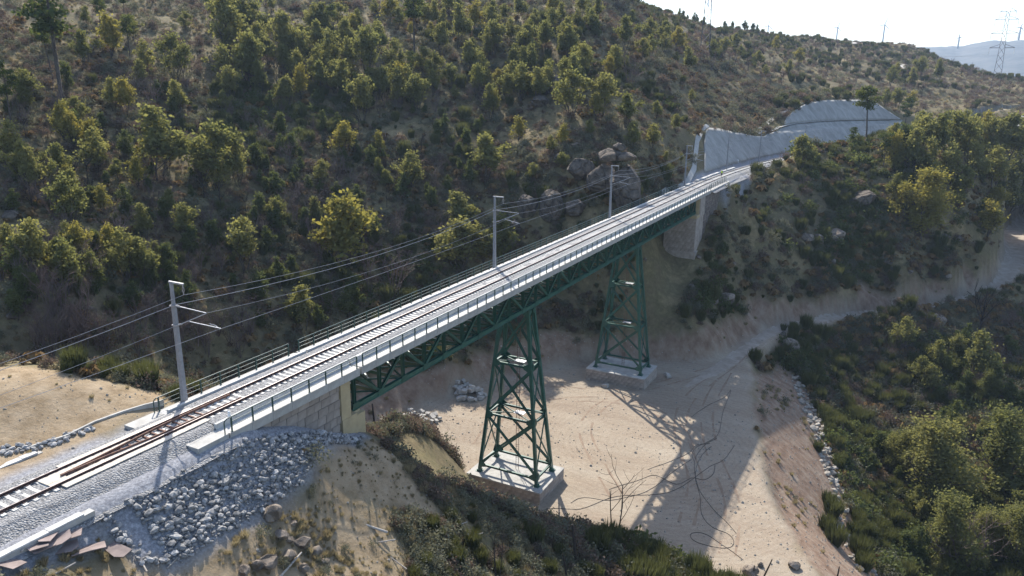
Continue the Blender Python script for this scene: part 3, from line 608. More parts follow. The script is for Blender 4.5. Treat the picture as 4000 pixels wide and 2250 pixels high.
# ------------------------------------------------------------------ far abutment
fa = empty('concrete_abutment', (142, 0, -13), 'tall block abutment with cream bearing caps at the far end of the bridge', 'abutment')
wpart('body', MB().bb(137.2, 143.6, -3.5, 3.5, -13, -5.5), M['conco'], fa)
wpart('footing', MB().bb(136.9, 143.9, -3.8, 3.8, -15.5, -13), M['conco'], fa)
wpart('bearing_cap', MB().bb(137.0, 139.6, -3.6, 3.6, -5.5, -4.9), M['paint'], fa)
wpart('back_wall', MB().bb(139.3, 143.5, -3.45, 3.45, -5.498, -1.25), M['paint'], fa)
wpart('side_pier', MB().bb(139.6, 143.7, -3.62, -3.452, -5.5, -1.27), M['conco'], fa)
cache = {}
for r_ in range(10):
    off = .45*(r_ % 2)
    for k in range(-1, 8):
        y0, y1 = max(-3.5, -3.5+off+k*.9), min(3.5, -3.5+off+(k+1)*.9)
        if y1-y0 < .2: continue
        w = round(y1-y0, 2)
        if w not in cache: cache[w] = MB().box((0, 0, 0), (.1, w-.03, .72)).mesh('stone_block'); cache[w].materials.append(M['stone'])
        obj('stone_block', cache[w], None, fa, loc=(137.18, (y0+y1)/2, -5.9-.75*r_+.0))
wing = empty('wing_wall', (154, -3.4, -8), 'dark old rubble masonry wing wall behind the far abutment', 'wall')
wpart('core', MB().add([(143.72, -3.35, -14), (168, -3.35, -3.5), (168, -3.35, -.95), (143.72, -3.35, -.95), (143.72, -2.6, -14), (168, -2.6, -3.5), (168, -2.6, -.95), (143.72, -2.6, -.95)], [(0, 1, 2, 3), (7, 6, 5, 4), (0, 4, 5, 1), (1, 5, 6, 2), (2, 6, 7, 3), (3, 7, 4, 0)]), M['darkstone'], wing)
wpart('coping', MB().bb(148.6, 168.2, -3.7, -2.4, -.945, -.7), M['conc'], wing)
cache = []
for k in range(6):
    w, h = random.uniform(.6, 1.1), random.uniform(.4, .55); me = MB().box((0, 0, 0), (w, .2, h)).mesh('stone_block'); me.materials.append(M['darkstone']); cache.append((w, h, me))
for r_ in range(18):
    x = 144.2; zc = -1.3-.56*r_
    while x < 166.5:
        w, h, me = random.choice(cache)
        if zc > -13.4+(x-143.7)*.43: obj('stone_block', me, None, wing, loc=(x+w/2, -3.38+random.uniform(-.06, .05), zc))
        x += w+.06
tr = railing(149, 166, -3.1, wing, 'railing')
# ------------------------------------------------------------------ track
track = empty('railway_track', (0, 0, -.17), 'single railway track with brown rails on pale concrete sleepers', 'track')
TX = np.concatenate([np.arange(-70, 150, 10), np.arange(150, 345, 3)])
def along(off, z, xs=TX): return [(x, float(yt(x))+off, z) for x in xs]
def sweep(prof, xs=TX):
    m = MB(); k = len(prof)
    for x in xs: m.v.extend([(float(x), float(yt(x))+a, b) for a, b in prof])
    for i in range(len(xs)-1):
        for j in range(k): j2 = (j+1) % k; m.f.append((i*k+j, (i+1)*k+j, (i+1)*k+j2, i*k+j2))
    m.f.append(tuple(range(k))); m.f.append(tuple((len(xs)-1)*k+j for j in reversed(range(k))))
    return m
def railprof(c): return [(c+a, b) for a, b in ((-.075, -.17), (.075, -.17), (.075, -.15), (.012, -.13), (.012, -.045), (.036, -.035), (.036, -.004), (-.036, -.004), (-.036, -.035), (-.012, -.045), (-.012, -.13), (-.075, -.15))]
for s in (-1, 1):
    r_ = wpart('rail', sweep(railprof(s*.87)), M['rust'], track)
    wpart('running_surface', sweep([(s*.87-.034, -.0035), (s*.87+.034, -.0035), (s*.87+.03, .003), (s*.87-.03, .003)]), M['railtop'], r_)
sm = MB()
pr = [(-1.3, .13, 0), (-.62, .13, 0), (-.45, .11, -.05), (.45, .11, -.05), (.62, .13, 0), (1.3, .13, 0)]
for y, w, dz in pr: sm.v.extend([(-w-.02, y, -.2), (-w, y, dz), (w, y, dz), (w+.02, y, -.2)])
for i in range(len(pr)-1):
    for j in range(4): sm.f.append((i*4+j, i*4+(j+1) % 4, i*4+4+(j+1) % 4, i*4+4+j))
sm.f.append((3, 2, 1, 0)); sm.f.append(tuple(len(pr)*4-4+j for j in range(4)))
sm = sm.mesh('sleeper'); sm.materials.append(mat('sleeper_concrete', (.56, .54, .50), .85, var=.1, scale=5, objvar=.1))
clipm = MB().box((0, 0, .022), (.16, .34, .04)).mesh('rail_clip'); clipm.materials.append(M['rust'])
xs_ = [-14.6+.6*k for k in range(300)]
for x in xs_:
    o = obj('sleeper', sm, None, track, loc=(x, float(yt(x)), -.175), rz=float(-.002*max(0, x-150)))
    if x < 30:
        for s in (-1, 1): obj('rail_clip', clipm, None, o, loc=(x, s*.87, -.175))
rest = MB()
for x in list(np.arange(-70, -15, .6))+list(np.arange(xs_[-1]+.6, 300, .6)):
    y = float(yt(x)); rest.box((x, y, -.24), (.25, 2.6, .14), rz=float(-.002*max(0, x-150)))
tag(wpart('far_sleepers', rest, sm.materials[0], track), kind='stuff')
# ballast bed
def ballast():
    m = bpy.data.materials.new('ballast'); m.use_nodes = True; nt = m.node_tree; N = nt.nodes; L = nt.links; b = N['Principled BSDF']; b.inputs['Roughness'].default_value = .95
    tc = N.new('ShaderNodeTexCoord'); vo = N.new('ShaderNodeTexVoronoi'); vo.inputs['Scale'].default_value = 9; L.new(tc.outputs['Object'], vo.inputs['Vector'])
    rp = N.new('ShaderNodeValToRGB'); rp.color_ramp.elements[0].color = (.13, .125, .125, 1); rp.color_ramp.elements[1].color = (.36, .355, .35, 1); L.new(vo.outputs['Color'], rp.inputs[0]); L.new(rp.outputs[0], b.inputs['Base Color'])
    bp = N.new('ShaderNodeBump'); bp.inputs['Distance'].default_value = .12; bp.inputs['Strength'].default_value = 1; bp.invert = True; L.new(vo.outputs['Distance'], bp.inputs['Height']); L.new(bp.outputs[0], b.inputs['Normal']); return m
M['ballast'] = ballast()
def bed(x0, x1, prof, step=.45, ny=None, amp=.03):
    xs = np.arange(x0, x1+.01, step); P = np.array(prof); ys = np.arange(P[0, 0], P[-1, 0]+.01, .22); zz = np.interp(ys, P[:, 0], P[:, 1])
    m = MB(); k = len(ys)
    for x in xs:
        nz = vnoise(np.full(k, x)*2.3, ys*2.3, 77)*amp+vnoise(np.full(k, x)*.6, ys*.6, 78)*amp*.8
        c = float(yt(x)); m.v.extend([(float(x), c+y, z+n_) for y, z, n_ in zip(ys, zz, nz)])
    for i in range(len(xs)-1):
        for j in range(k-1): m.f.append((i*k+j, i*k+k+j, i*k+k+j+1, i*k+j+1))
    return m
OUT = [(-4.6, -1.25), (-3.0, -.78), (-2.1, -.25), (-1.6, -.225), (-.6, -.235), (.6, -.235), (1.6, -.225), (2.1, -.25), (3.2, -.85), (4.0, -1.1)]
tag(obj('ballast', bed(-60, 8.0, OUT), M['ballast'], smooth=True), 'grey crushed stone ballast under the approach track', 'ballast', kind='stuff')
tag(obj('ballast', bed(8.0, 148.6, [(-2.29, -.24), (-1.6, -.225), (-.6, -.235), (.6, -.235), (1.6, -.225), (2.29, -.24)]), M['ballast'], smooth=True), 'grey ballast between the kerbs of the bridge deck', 'ballast', kind='stuff')
tag(obj('ballast', bed(148.6, 340, OUT, .9), M['ballast'], smooth=True), 'grey ballast beyond the bridge beside the sprayed cutting', 'ballast', kind='stuff')
# guard rails and deck plates at the near end
gr = empty('guard_rail_assembly', (4, 0, -.1), 'rusty guard rails tapering to a point between the running rails', 'guard rail')
for s in (-1, 1):
    pts = [(-1.6, 0.03*s), (.5, .12*s), (3, .33*s), (5.5, .55*s), (8, .62*s), (12, .62*s)]
    m = MB()
    for (xa, ya), (xb, yb) in zip(pts[:-1], pts[1:]): m.beam((xa, ya, -.085), (xb, yb, -.085), .07, .16)
    wpart('guard_rail', m, M['rusty'], gr)
cs = MB().box((0, 0, 0), (.12, 1, .1)).mesh('tie_bar'); cs.materials.append(M['rusty'])
for k in range(16):
    x = -.6+.62*k; w = 2*np.interp(x, [-1.6, 3, 5.5, 12], [.06, .34, .56, .62]); obj('tie_bar', cs, None, gr, loc=(x, 0, -.2), scale=(1, float(w), 1))
wplate = mat('pale_deck_plate', (.56, .50, .42), .8, color2=(.42, .37, .31), scale=1.5)
dp = empty('crossing_panel', (3, 0, -.12), 'pale flat panels laid inside and outside the rails before the guard rail point', 'panel')
for nm, y0, y1, xa, xb in (('inner_panel', -.79, -.30, -2.6, 8.2), ('inner_panel', -.28, .26, -2.6, -1.4), ('inner_panel', .28, .79, -2.6, 3.6), ('outer_panel', -1.5, -.97, -2.2, 8.3), ('outer_panel', .97, 1.5, -1.0, 9.0)):
    n = max(1, round((xb-xa)/1.8))
    for k in range(n):
        x0 = xa+(xb-xa)*k/n; x1 = xa+(xb-xa)*(k+1)/n-.02
        wpart(nm, MB().bb(x0, x1, y0, y1, -.19, -.135+random.uniform(-.004, .004)), wplate, dp)
tag(obj('track_marker', MB().tube([(9.2, -2.42, -.095), (9.2, -2.42, .06), (9.2, -2.42, .10), (9.2, -2.42, .30), (9.2, -2.42, .36)], [.12, .12, .09, .10, .05], 10), M['white']), 'small white marker peg standing on the kerb near the railing end', 'marker')
# cable troughs
def trough(x0, x1, y, z, label, group):
    t = empty('cable_trough', ((x0+x1)/2, y, z), label, 'cable trough', group); n = int((x1-x0)/1.0)
    lid = MB().box((0, 0, 0), (.98, .48, .10)).mesh('trough_lid'); lid.materials.append(M['concw'])
    for k in range(n): obj('trough_lid', lid, None, t, loc=(x0+.5+k, y+random.uniform(-.01, .01), z+.02+random.uniform(-.01, .01)), rz=random.uniform(-.01, .01))
    wpart('channel', MB().bb(x0, x1, y-.25, y+.25, z-.35, z-.04), M['conc'], t)
    return t
trough(-40, -2.4, -4.0, -.72, 'white perforated concrete cable trough along the ballast beside the rusty sheets', None)
trough(-40, .3, 5.3, -.62, 'white concrete cable trough lids on the mound side of the track', None)
# drain channel curving round the mound
dpts = [PZ(u, v, z) for u, v, z in ((-200, 1860, -.75), (0, 1790, -.7), (130, 1755, -.7), (260, 1715, -.65), (370, 1660, -.6), (480, 1620, -.55), (560, 1595, -.5), (640, 1575, -.5))]
m = MB()
for a, b in zip(dpts[:-1], dpts[1:]):
    a = a.copy(); b = b.copy(); m.beam(a+np.array((0, 0, .05)), b+np.array((0, 0, .05)), .16, .5)
tag(obj('drain_kerb', m, M['conc']), 'low concrete drain kerb curving round the foot of the tan mound', 'kerb')
# ------------------------------------------------------------------ overhead line masts
MX = [10.1, 58.7, 101.4, 151.3, 189, 219.5, 262]
mlab = ['tall grey catenary mast nearest the camera at the start of the bridge railing', 'grey catenary mast on the deck above the sunlit trestle tower', 'grey catenary mast on the deck before the big rock outcrop', 'grey catenary mast just past the far abutment at the drain path', 'grey catenary mast in front of the sprayed cutting near the walking person', 'thin grey catenary mast beyond the white cabinet in the cutting', 'faint grey catenary mast in front of the second tier of the cutting']
def mast(i, x):
    y = float(yt(x))+3.36; zb = WZ if i < 3 else -.6
    t = empty('catenary_mast', (x, y, zb), mlab[i], 'mast', 'overhead line masts beside the track')
    m = MB(); w0, w1 = .36, .26
    m.add([(x+sx*w*.5, y+sy*w*.5, z) for z, w in ((zb, w0), (7.25, w1)) for sx, sy in ((-1, -1), (1, -1), (1, 1), (-1, 1))], [(3, 2, 1, 0), (4, 5, 6, 7), (0, 1, 5, 4), (1, 2, 6, 5), (2, 3, 7, 6), (3, 0, 4, 7)])
    m.bb(x-.3, x+.3, y-.3, y+.3, zb-.3 if i > 2 else zb-.001, zb+.04); wpart('column', m, M['galvd'], t)
    wpart('extension', MB().beam((x, y, 7.2), (x, y, 8.85), .2, .2, up=(1, 0, 0)), M['galvd'], t)
    wpart('top_arm', MB().beam((x, y+.22, 8.9), (x, y-1.3, 8.9), .12, .13), M['galv'], t)
    yi = y-1.22
    ins = MB().tube([(x, yi, 8.84), (x, yi, 8.72)], .04, 5).tube([(x, yi+.09*math.sin(a), 8.5+.22*math.cos(a)) for a in np.linspace(0, 2*math.pi, 13)], .03, 5).tube([(x, yi, 8.28), (x, yi, 8.1)], .04, 5)
    wpart('insulator', ins, M['ins'], t)
    ct = float(yt(x))+(-.1 if i else .0); cy_ = float(yt(x))+((-1.1, .05, .3, -.2, .2, -.2, .2)[i]); cz_ = (6.0, 5.64, 5.75, 5.6, 5.6, 5.6, 5.6)[i]
    wpart('bracket_tube', MB().tube([(x, y-.16, 7.12), (x, y-.7, 7.12), (x, ct, 7.06)], [.035, .04, .03], 6), M['galv'], t)
    wpart('bracket_strut', MB().tube([(x, y-.16, 5.62), (x, y-.5, 5.74), (x, ct, 7.02)], .04, 6), M['galv'], t)
    wpart('registration_tube', MB().tube([(x, y-1.45, 6.12), (x, cy_-.3, cz_+.12)], .035, 6), M['galv'], t)
    wpart('steady_arm', MB().tube([(x+.15, cy_+1.0, cz_+.22), (x+.15, cy_+.4, cz_+.18), (x+.1, cy_, cz_+.01)], .028, 5), M['galv'], t)
    for zz in (7.12, 5.62): wpart('clamp', MB().box((x, y, zz), (.42, .42, .1)).tube([(x, y-.4, zz+(.0 if zz > 7 else .1)), (x, y-.66, zz+(.0 if zz > 7 else .16))], .07, 6), M['ins'], t)
    return (yi, 8.1), (y-.16, 7.2), (ct, 7.05), (cy_, cz_)
att = [mast(i, x) for i, x in enumerate(MX)]
wl_ = [('thin feeder wire hung from the mast top insulators', .014), ('thick earth cable clamped to the mast heads', .021), ('messenger wire at the tips of the mast brackets', .012), ('contact wire over the middle of the track', .015)]
for w in range(4):
    pts = []; first = (-40, att[0][w][0], att[0][w][1]); seq = [first]+[(x, att[i][w][0], att[i][w][1]) for i, x in enumerate(MX)]+[(310, float(yt(310))+3, att[-1][w][1])]
    sag = (1.0, .9, .9, .12)[w]
    for a, b in zip(seq[:-1], seq[1:]):
        for k in range(12):
            t_ = k/12; s_ = sag*((b[0]-a[0])/45)**2*4*t_*(1-t_); pts.append((a[0]+(b[0]-a[0])*t_, a[1]+(b[1]-a[1])*t_, a[2]+(b[2]-a[2])*t_-s_))
    tag(obj('overhead_wire', MB().tube(pts, wl_[w][1], 4), M['wire']), wl_[w][0], 'wire', 'overhead wires along the track')
# ------------------------------------------------------------------ cutting face, paths
shot = bpy.data.materials.new('sprayed_concrete'); shot.use_nodes = True
def _shot():
    N = shot.node_tree.nodes; L = shot.node_tree.links; b = N['Principled BSDF']; b.inputs['Roughness'].default_value = .95
    tc = N.new('ShaderNodeTexCoord'); mp = N.new('ShaderNodeMapping'); mp.inputs['Scale'].default_value = (.22, .14, .14); mp.inputs['Rotation'].default_value = (0, 0, .5); L.new(tc.outputs['Object'], mp.inputs[0])
    n = N.new('ShaderNodeTexNoise'); n.inputs['Scale'].default_value = 1.4; n.inputs['Detail'].default_value = 9; n.inputs['Roughness'].default_value = .7; n.inputs['Distortion'].default_value = .6; L.new(mp.outputs[0], n.inputs['Vector'])
    r = N.new('ShaderNodeValToRGB'); r.color_ramp.elements[0].position = .3; r.color_ramp.elements[1].position = .72; r.color_ramp.elements[0].color = (.19, .185, .17, 1); r.color_ramp.elements[1].color = (.37, .36, .335, 1)
    L.new(n.outputs['Fac'], r.inputs[0]); L.new(r.outputs[0], b.inputs['Base Color'])
    bp = N.new('ShaderNodeBump'); bp.inputs['Distance'].default_value = .12; L.new(n.outputs['Fac'], bp.inputs['Height']); L.new(bp.outputs[0], b.inputs['Normal'])
_shot()
def face(top, bot, n, m_, name, label):
    """sheet of sprayed concrete on the cutting plane between an upper and a lower edge"""
    u0, u1 = top[0][0], top[-1][0]; us = np.linspace(u0, u1, n); vt = np.interp(us, [q[0] for q in top], [q[1] for q in top]); vb = np.interp(us, [q[0] for q in bot], [q[1] for q in bot]); rows = []
    for u_, a, b in zip(us, vt, vb):
        c = [cutsolve(u_, b+(a-b)*k/m_) for k in range(m_+1)]
        if all(p is not None for p in c): rows.append(c)
    m = MB(); k = m_+1
    for r_ in rows:
        for p in r_: w = .12*float(fbm(p[0], p[1]+p[2], 5, 3, 61)); m.v.append((p[0]-.12, p[1]-.1+w*.3, p[2]+.18+w))
    nb = len(m.v); m.v.extend([(x+.3, y+.6, z-.9) for x, y, z in m.v[:nb]])
    for i in range(len(rows)-1):
        for j in range(m_): m.f.append((i*k+j, i*k+k+j, i*k+k+j+1, i*k+j+1)); m.f.append((nb+i*k+j, nb+i*k+j+1, nb+i*k+k+j+1, nb+i*k+k+j))
        m.f.append((i*k+m_, i*k+k+m_, nb+i*k+k+m_, nb+i*k+m_)); m.f.append((i*k, nb+i*k, nb+i*k+k, i*k+k))
    for e in (0, len(rows)-1):
        for j in range(m_): q = (e*k+j, e*k+j+1, nb+e*k+j+1, nb+e*k+j); m.f.append(q if e == 0 else q[::-1])
    return tag(obj(name, m, shot, smooth=True), label, 'retaining slope')
_bx = np.arange(160, 400, 2.); _bp = [proj((x, float(yt(x))+5.2, .3)) for x in _bx]; BOT = sorted([(float(a), float(b)) for a, b in _bp])
_t1 = [(2752, 560), (2756, 515), (2766, 500), (2800, 502), (2830, 510), (2900, 524), (2940, 533), (2965, 535), (2985, 533), (3010, 522), (3050, 500), (3103, 488), (3180, 480), (3260, 475), (3450, 471), (3523, 471)]
face(_t1, BOT, 150, 14, 'cut_slope', 'lower tier of the pale sprayed concrete cutting beside the track')
_t2 = [(3066, 474), (3074, 456), (3100, 434), (3134, 413), (3170, 400), (3207, 394), (3280, 391), (3362, 391), (3405, 393), (3430, 408), (3466, 433), (3515, 464)]
_b2 = [(3066, 487), (3103, 481), (3180, 474), (3260, 470), (3450, 466), (3515, 466)]
face(_t2, _b2, 90, 9, 'cut_slope', 'upper tier of the pale sprayed concrete cutting above the berm')
bm_ = MB(); _bl = [cutsolve(u_, v_) for u_, v_ in zip(np.linspace(3020, 3523, 60), np.interp(np.linspace(3020, 3523, 60), [q[0] for q in _t1], [q[1]-1.5 for q in _t1]))]; _bl = [p for p in _bl if p is not None]
for p in _bl: bm_.v.extend([(p[0]-.1, p[1]-.3, p[2]+.35), (p[0]+.2, p[1]+1.2, p[2]+.4)])
for k in range(len(_bl)-1): bm_.f.append((2*k, 2*k+2, 2*k+3, 2*k+1))
tag(obj('berm_path', bm_, M['concw']), kind='structure')
def drape(rows, name, m_, label=None, cat=None, off=.12, nu=14, kind=None, group=None, thick=None):
    """strip over the ground between two pixel polylines of equal length"""
    A, B = rows; mb = MB(); pts = []
    for (a, b) in zip(A, B):
        pa, pb = hit(*a), hit(*b)
        if pa is None or pb is None: continue
        row = [pa+(pb-pa)*k/4 for k in range(5)]
        pts.append([np.array((p[0], p[1], gz(p[0], p[1])+off)) for p in row])
    dense = []
    for r0, r1 in zip(pts[:-1], pts[1:]):
        for t_ in np.linspace(0, 1, 5)[:-1]:
            row = [p+(q-p)*t_ for p, q in zip(r0, r1)]; dense.append([(p[0], p[1], gz(p[0], p[1])+off) for p in row])
    dense.append([tuple(p) for p in pts[-1]])
    for r_ in dense: mb.v.extend(r_)
    for i in range(len(dense)-1):
        for j in range(4): mb.f.append((i*5+j, i*5+5+j, i*5+6+j, i*5+1+j))
    o = obj(name, mb, m_, smooth=True); tag(o, label, cat, group, kind); return o
def strip(line, w, name, m_, label, cat, kind=None, off=.15):
    """band of width w metres along ground points"""
    P = [hit(*q) if len(q) == 2 else np.array(q) for q in line]; P = [p for p in P if p is not None]; dn = []
    for a, b in zip(P[:-1], P[1:]):
        for t_ in np.linspace(0, 1, 7)[:-1]: dn.append(a+(b-a)*t_)
    dn.append(P[-1]); mb = MB()
    for i, p in enumerate(dn):
        d = dn[min(i+1, len(dn)-1)]-dn[max(i-1, 0)]; nrm = np.array((-d[1], d[0])); nrm = nrm/(np.linalg.norm(nrm)+1e-9)
        for o in (-.5, 0, .5): x, y = p[0]+nrm[0]*w*o, p[1]+nrm[1]*w*o; mb.v.append((x, y, gz(x, y)+off))
    for i in range(len(dn)-1):
        for j in range(2): mb.f.append((i*3+j, i*3+3+j, i*3+4+j, i*3+1+j))
    return tag(obj(name, mb, m_, smooth=True), label, cat, kind=kind)
pale = mat('pale_path', (.5, .46, .4), .95, color2=(.38, .34, .29), scale=.6)
strip([(2585, 770), (2640, 745), (2690, 710), (2712, 660), (2718, 600), (2724, 550), (2745, 508), (2765, 492)], 1.1, 'drain_channel', M['conc'], 'white concrete drain channel running up beside the cutting', 'drain', off=.3)
strip([(2960, 522), (3000, 480), (3060, 440), (3120, 408), (3170, 396)], 1.6, 'path', pale, 'pale path climbing to the top of the cutting', 'path', 'structure', .25)
strip([(3550, 205), (3580, 212), (3610, 222), (3650, 232)], 5, 'path', pale, 'pale track bend on the distant hillside', 'path', 'structure', .5)
strip([(3520, 252), (3532, 262), (3538, 272)], 7, 'path', pale, 'pale bare patch on the distant hillside', 'path', 'structure', .5)
strip([(3310, 160), (3325, 168), (3335, 174)], 6, 'path', pale, 'pale path on the ridge', 'path', 'structure', .5)
drape(([(3945, 452), (3975, 456), (4020, 466), (4080, 476)], [(3962, 512), (3985, 526), (4030, 535), (4080, 545)]), 'cut_slope', shot, 'farther sprayed concrete cutting at the picture edge', 'retaining slope', off=.9)
# kerbs and small things past the bridge
obj_k = lambda nm, b, m_, l, c: tag(obj(nm, MB().bb(*b), m_), l, c)
pk = PZ(2765, 694, -.4)
m = MB()
for x0, x1, o in ((151.5, 156, 2.9), (161, 172, 3.0), (172.2, 196, 3.2)):
    n_ = max(1, int((x1-x0)/2))
    for k in range(n_):
        xa, xb = x0+(x1-x0)*k/n_, x0+(x1-x0)*(k+1)/n_; m.box(((xa+xb)/2, float(yt((xa+xb)/2))+o, -.38), (xb-xa-.01, .7, .5))
kk = tag(obj('concrete_kerb', m, M['concw']), 'white concrete kerb on the uphill side of the track past the bridge', 'kerb')
tag(obj('trackside_cabinet', MB().bb(205.2, 206.0, -1.0+3.0, 3.0-.3, -.6, 1.0).bb(205.15, 206.05, 1.95, 2.75, 1.0, 1.06).bb(205.18, 205.2, 2.1, 2.6, -.3, .9), M['white']), 'small white trackside cabinet in front of the cutting', 'cabinet')
# ------------------------------------------------------------------ rocks
def rock_mesh(seed, sub=2, cuts=7, flat=.72, name='boulder', m_=None):
    import bmesh
    r = np.random.default_rng(seed); bm = bmesh.new(); bmesh.ops.create_icosphere(bm, subdivisions=sub, radius=1)
    nr = r.normal(size=(cuts, 3)); nr /= np.linalg.norm(nr, axis=1)[:, None]; dd_ = r.uniform(flat-.14, flat+.14, cuts); off = r.uniform(0, 50, 3)
    for v in bm.verts:
        p = np.array(v.co); n0 = p.copy()
        for a, d in zip(nr, dd_):
            t = p@a
            if t > d: p = p-a*(t-d)
        p = p+n0*float(vnoise(n0[0]*2.2+off[0], n0[1]*2.2+n0[2]*1.7+off[1], seed % 97))*.06
        v.co = p
    me = bpy.data.meshes.new(name); bm.to_mesh(me); bm.free()
    if m_: me.materials.append(m_)
    return me
SMALL = [rock_mesh(100+i, 1, 6, .7, 'stone', M['rip']) for i in range(10)]
BLOCK = []
for i in range(6):
    b = MB(); d = (random.uniform(.8, 1.2), random.uniform(.6, .9), random.uniform(.5, .7)); b.box((0, 0, 0), d)
    b.v = [(x+random.uniform(-.05, .05), y+random.uniform(-.05, .05), z+random.uniform(-.05, .05)) for x, y, z in b.v]; me = b.mesh('stone_block'); me.materials.append(mat('pale_granite_block%d' % i, (.36, .335, .30), .9, var=.15, scale=2)); BLOCK.append(me)
BOULD = [rock_mesh(200+i, 3, 16, .76, 'boulder', None) for i in range(6)]
BM = {}
def boulder(u, v, px, label, m_='boulder', asp=(1, 1, .8), group=None, d=None, sink=.36, rz=None):
    if d is not None:
        q = hit(u, d); d = None if q is None else math.hypot(q[0]-CAM[0], q[1]-CAM[1])
    p = hit(u, v+px*.3) if d is None else PD(u, v, d)
    if p is None: return
    D = np.linalg.norm(p-CAM); r_ = px*D/FPX/2
    k = (random.randrange(6), m_)
    if k not in BM: BM[k] = BOULD[k[0]].copy(); BM[k].name = 'boulder'; BM[k].materials.append(M[m_])
    if d is None: p = np.array((p[0], p[1], gz(p[0], p[1])+r_*asp[2]*(1-2*sink)))
    return tag(obj('boulder', BM[k], None, loc=tuple(p), rz=random.uniform(0, 6) if rz is None else rz, scale=tuple(r_*a for a in asp)), label, 'boulder', group)
# big outcrop above the deck
boulder(2448, 735, 150, 'huge granite rock face rising behind the deck near a mast', 'dkboulder', (.95, 1.0, 1.4), d=815, rz=.6)
boulder(2350, 700, 120, 'dark granite rock leaning against the huge rock face', 'dkboulder', (1, 1, 1.2), d=790)
boulder(2385, 605, 105, 'rounded boulder perched on top of the rock outcrop', 'dkboulder', (1.15, 1, .62), d=790)
boulder(2440, 612, 85, 'flat cap boulder at the right of the outcrop top', 'dkboulder', (1.1, 1, .55), d=800)
boulder(2420, 575, 60, 'dark rounded boulder crowning the rock outcrop', 'dkboulder', (1.1, 1, .6), d=780)
boulder(2270, 660, 110, 'shaded rock wall left of the big outcrop', 'dkboulder', (1.2, .8, .9), d=730)
boulder(2190, 610, 55, 'dark rock ledge among dry grass left of the outcrop', 'dkboulder')
boulder(2255, 560, 50, 'small dark rock above the rock wall', 'dkboulder', (1.3, 1, .6))
boulder(2320, 590, 36, 'pale flat stone beside the rounded outcrop top', 'boulder', (1.3, 1, .4))
boulder(2060, 800, 90, 'grey rock slab on the steep slope behind the second mast', 'dkboulder', (1, 1, 1.3))
boulder(2150, 790, 110, 'fissured rock face on the slope beneath the outcrop', 'dkboulder', (1.2, 1, 1.3))
boulder(2250, 800, 90, 'rust stained rock just above the railing', 'dkboulder', (1.2, 1, 1))
boulder(2010, 880, 70, 'rock behind the pale tree at the second mast', 'dkboulder', (1, 1, 1.2))
for u, v, px, l in ((2157, 312, 105, 'broad rock slab on the slope with a shadowed edge'), (2115, 385, 80, 'dark rock step below the broad slab'), (2043, 266, 34, 'dark round rock on the slope crest'), (2000, 285, 30, 'small dark rock beside the round one'),
                    (171, 767, 66, 'largest grey rock on the left slope'), (41, 835, 52, 'grey rock at the left picture edge'), (155, 876, 46, 'pale grey rock under the largest left rock'), (44, 1228, 40, 'grey rock low on the left slope'), (347, 1202, 28, 'small round rock low on the left slope'), (564, 600, 46, 'grey rock behind a pale oak on the left slope'), (937, 1275, 34, 'pale rock behind the near mast wires'), (100, 1130, 40, 'flat rock on the lower left slope'), (20, 525, 34, 'bright stone at the upper left edge'), (640, 1210, 26, 'small rock among shrubs left of the near mast'), (1530, 692, 34, 'pale blue grey rock in the dark gully'), (1700, 640, 26, 'small rock in the dark gully'), (1050, 165, 30, 'dark rock under the trees on the terrace'),
                    (350, 185, 30, 'pale rock by the big pine'), (120, 640, 36, 'slab among dry grass on the left slope'), (1575, 60, 30, 'pale rock high on the slope')):
    boulder(u, v, px, l, 'boulder' if 'pale' in l or 'bright' in l else 'dkboulder')
for u, v, px, l in ((3258, 905, 100, 'tall pale rock face on the green spur'), (3197, 925, 62, 'rock leaning on the tall pale rock face'), (3153, 920, 60, 'shaded rock left of the tall pale rock face'), (3380, 758, 110, 'dark jagged outcrop on the green spur'), (3345, 775, 60, 'dark rock beside the jagged outcrop'), (3401, 669, 42, 'flat topped rock near the spur crest'), (3252, 1014, 42, 'pale rock low on the green spur'), (3468, 1022, 42, 'grey rock in the bracken above the road'), (3556, 1058, 30, 'small pale rock in the bracken'), (3700, 1077, 38, 'white rock just above the road bank'), (3690, 920, 48, 'rock under the yellow tree'), (3740, 925, 46, 'second rock under the yellow tree'), (2835, 1155, 95, 'large pale rock set in the earth bank by the road'), (2790, 1170, 50, 'pale rock beside the large one in the earth bank'), (3660, 1243, 80, 'pale flat boulder on the road edge'), (3083, 1340, 95, 'pale pointed boulder at the bend of the dirt road'), (3130, 1400, 40, 'boulder below the pointed one'), (3060, 1300, 30, 'small stone at the road edge'), (2977, 655, 46, 'brown boulder beside the track'), (2868, 1025, 24, 'white stone in the ivy slope'), (2730, 1000, 30, 'pale stone below the far abutment'), (2700, 1115, 36, 'pale stone on the shaded slope behind the tower'), (2520, 1010, 24, 'white stone by the tower head'), (3000, 660, 36, 'rock at the edge of the tan bank'), (3505, 2090, 60, 'grey boulder in the valley brush'), (3480, 2160, 40, 'pale stone in the valley brush')):
    boulder(u, v, px*.85, l, 'boulder' if 'pale' in l or 'white' in l else 'dkboulder')
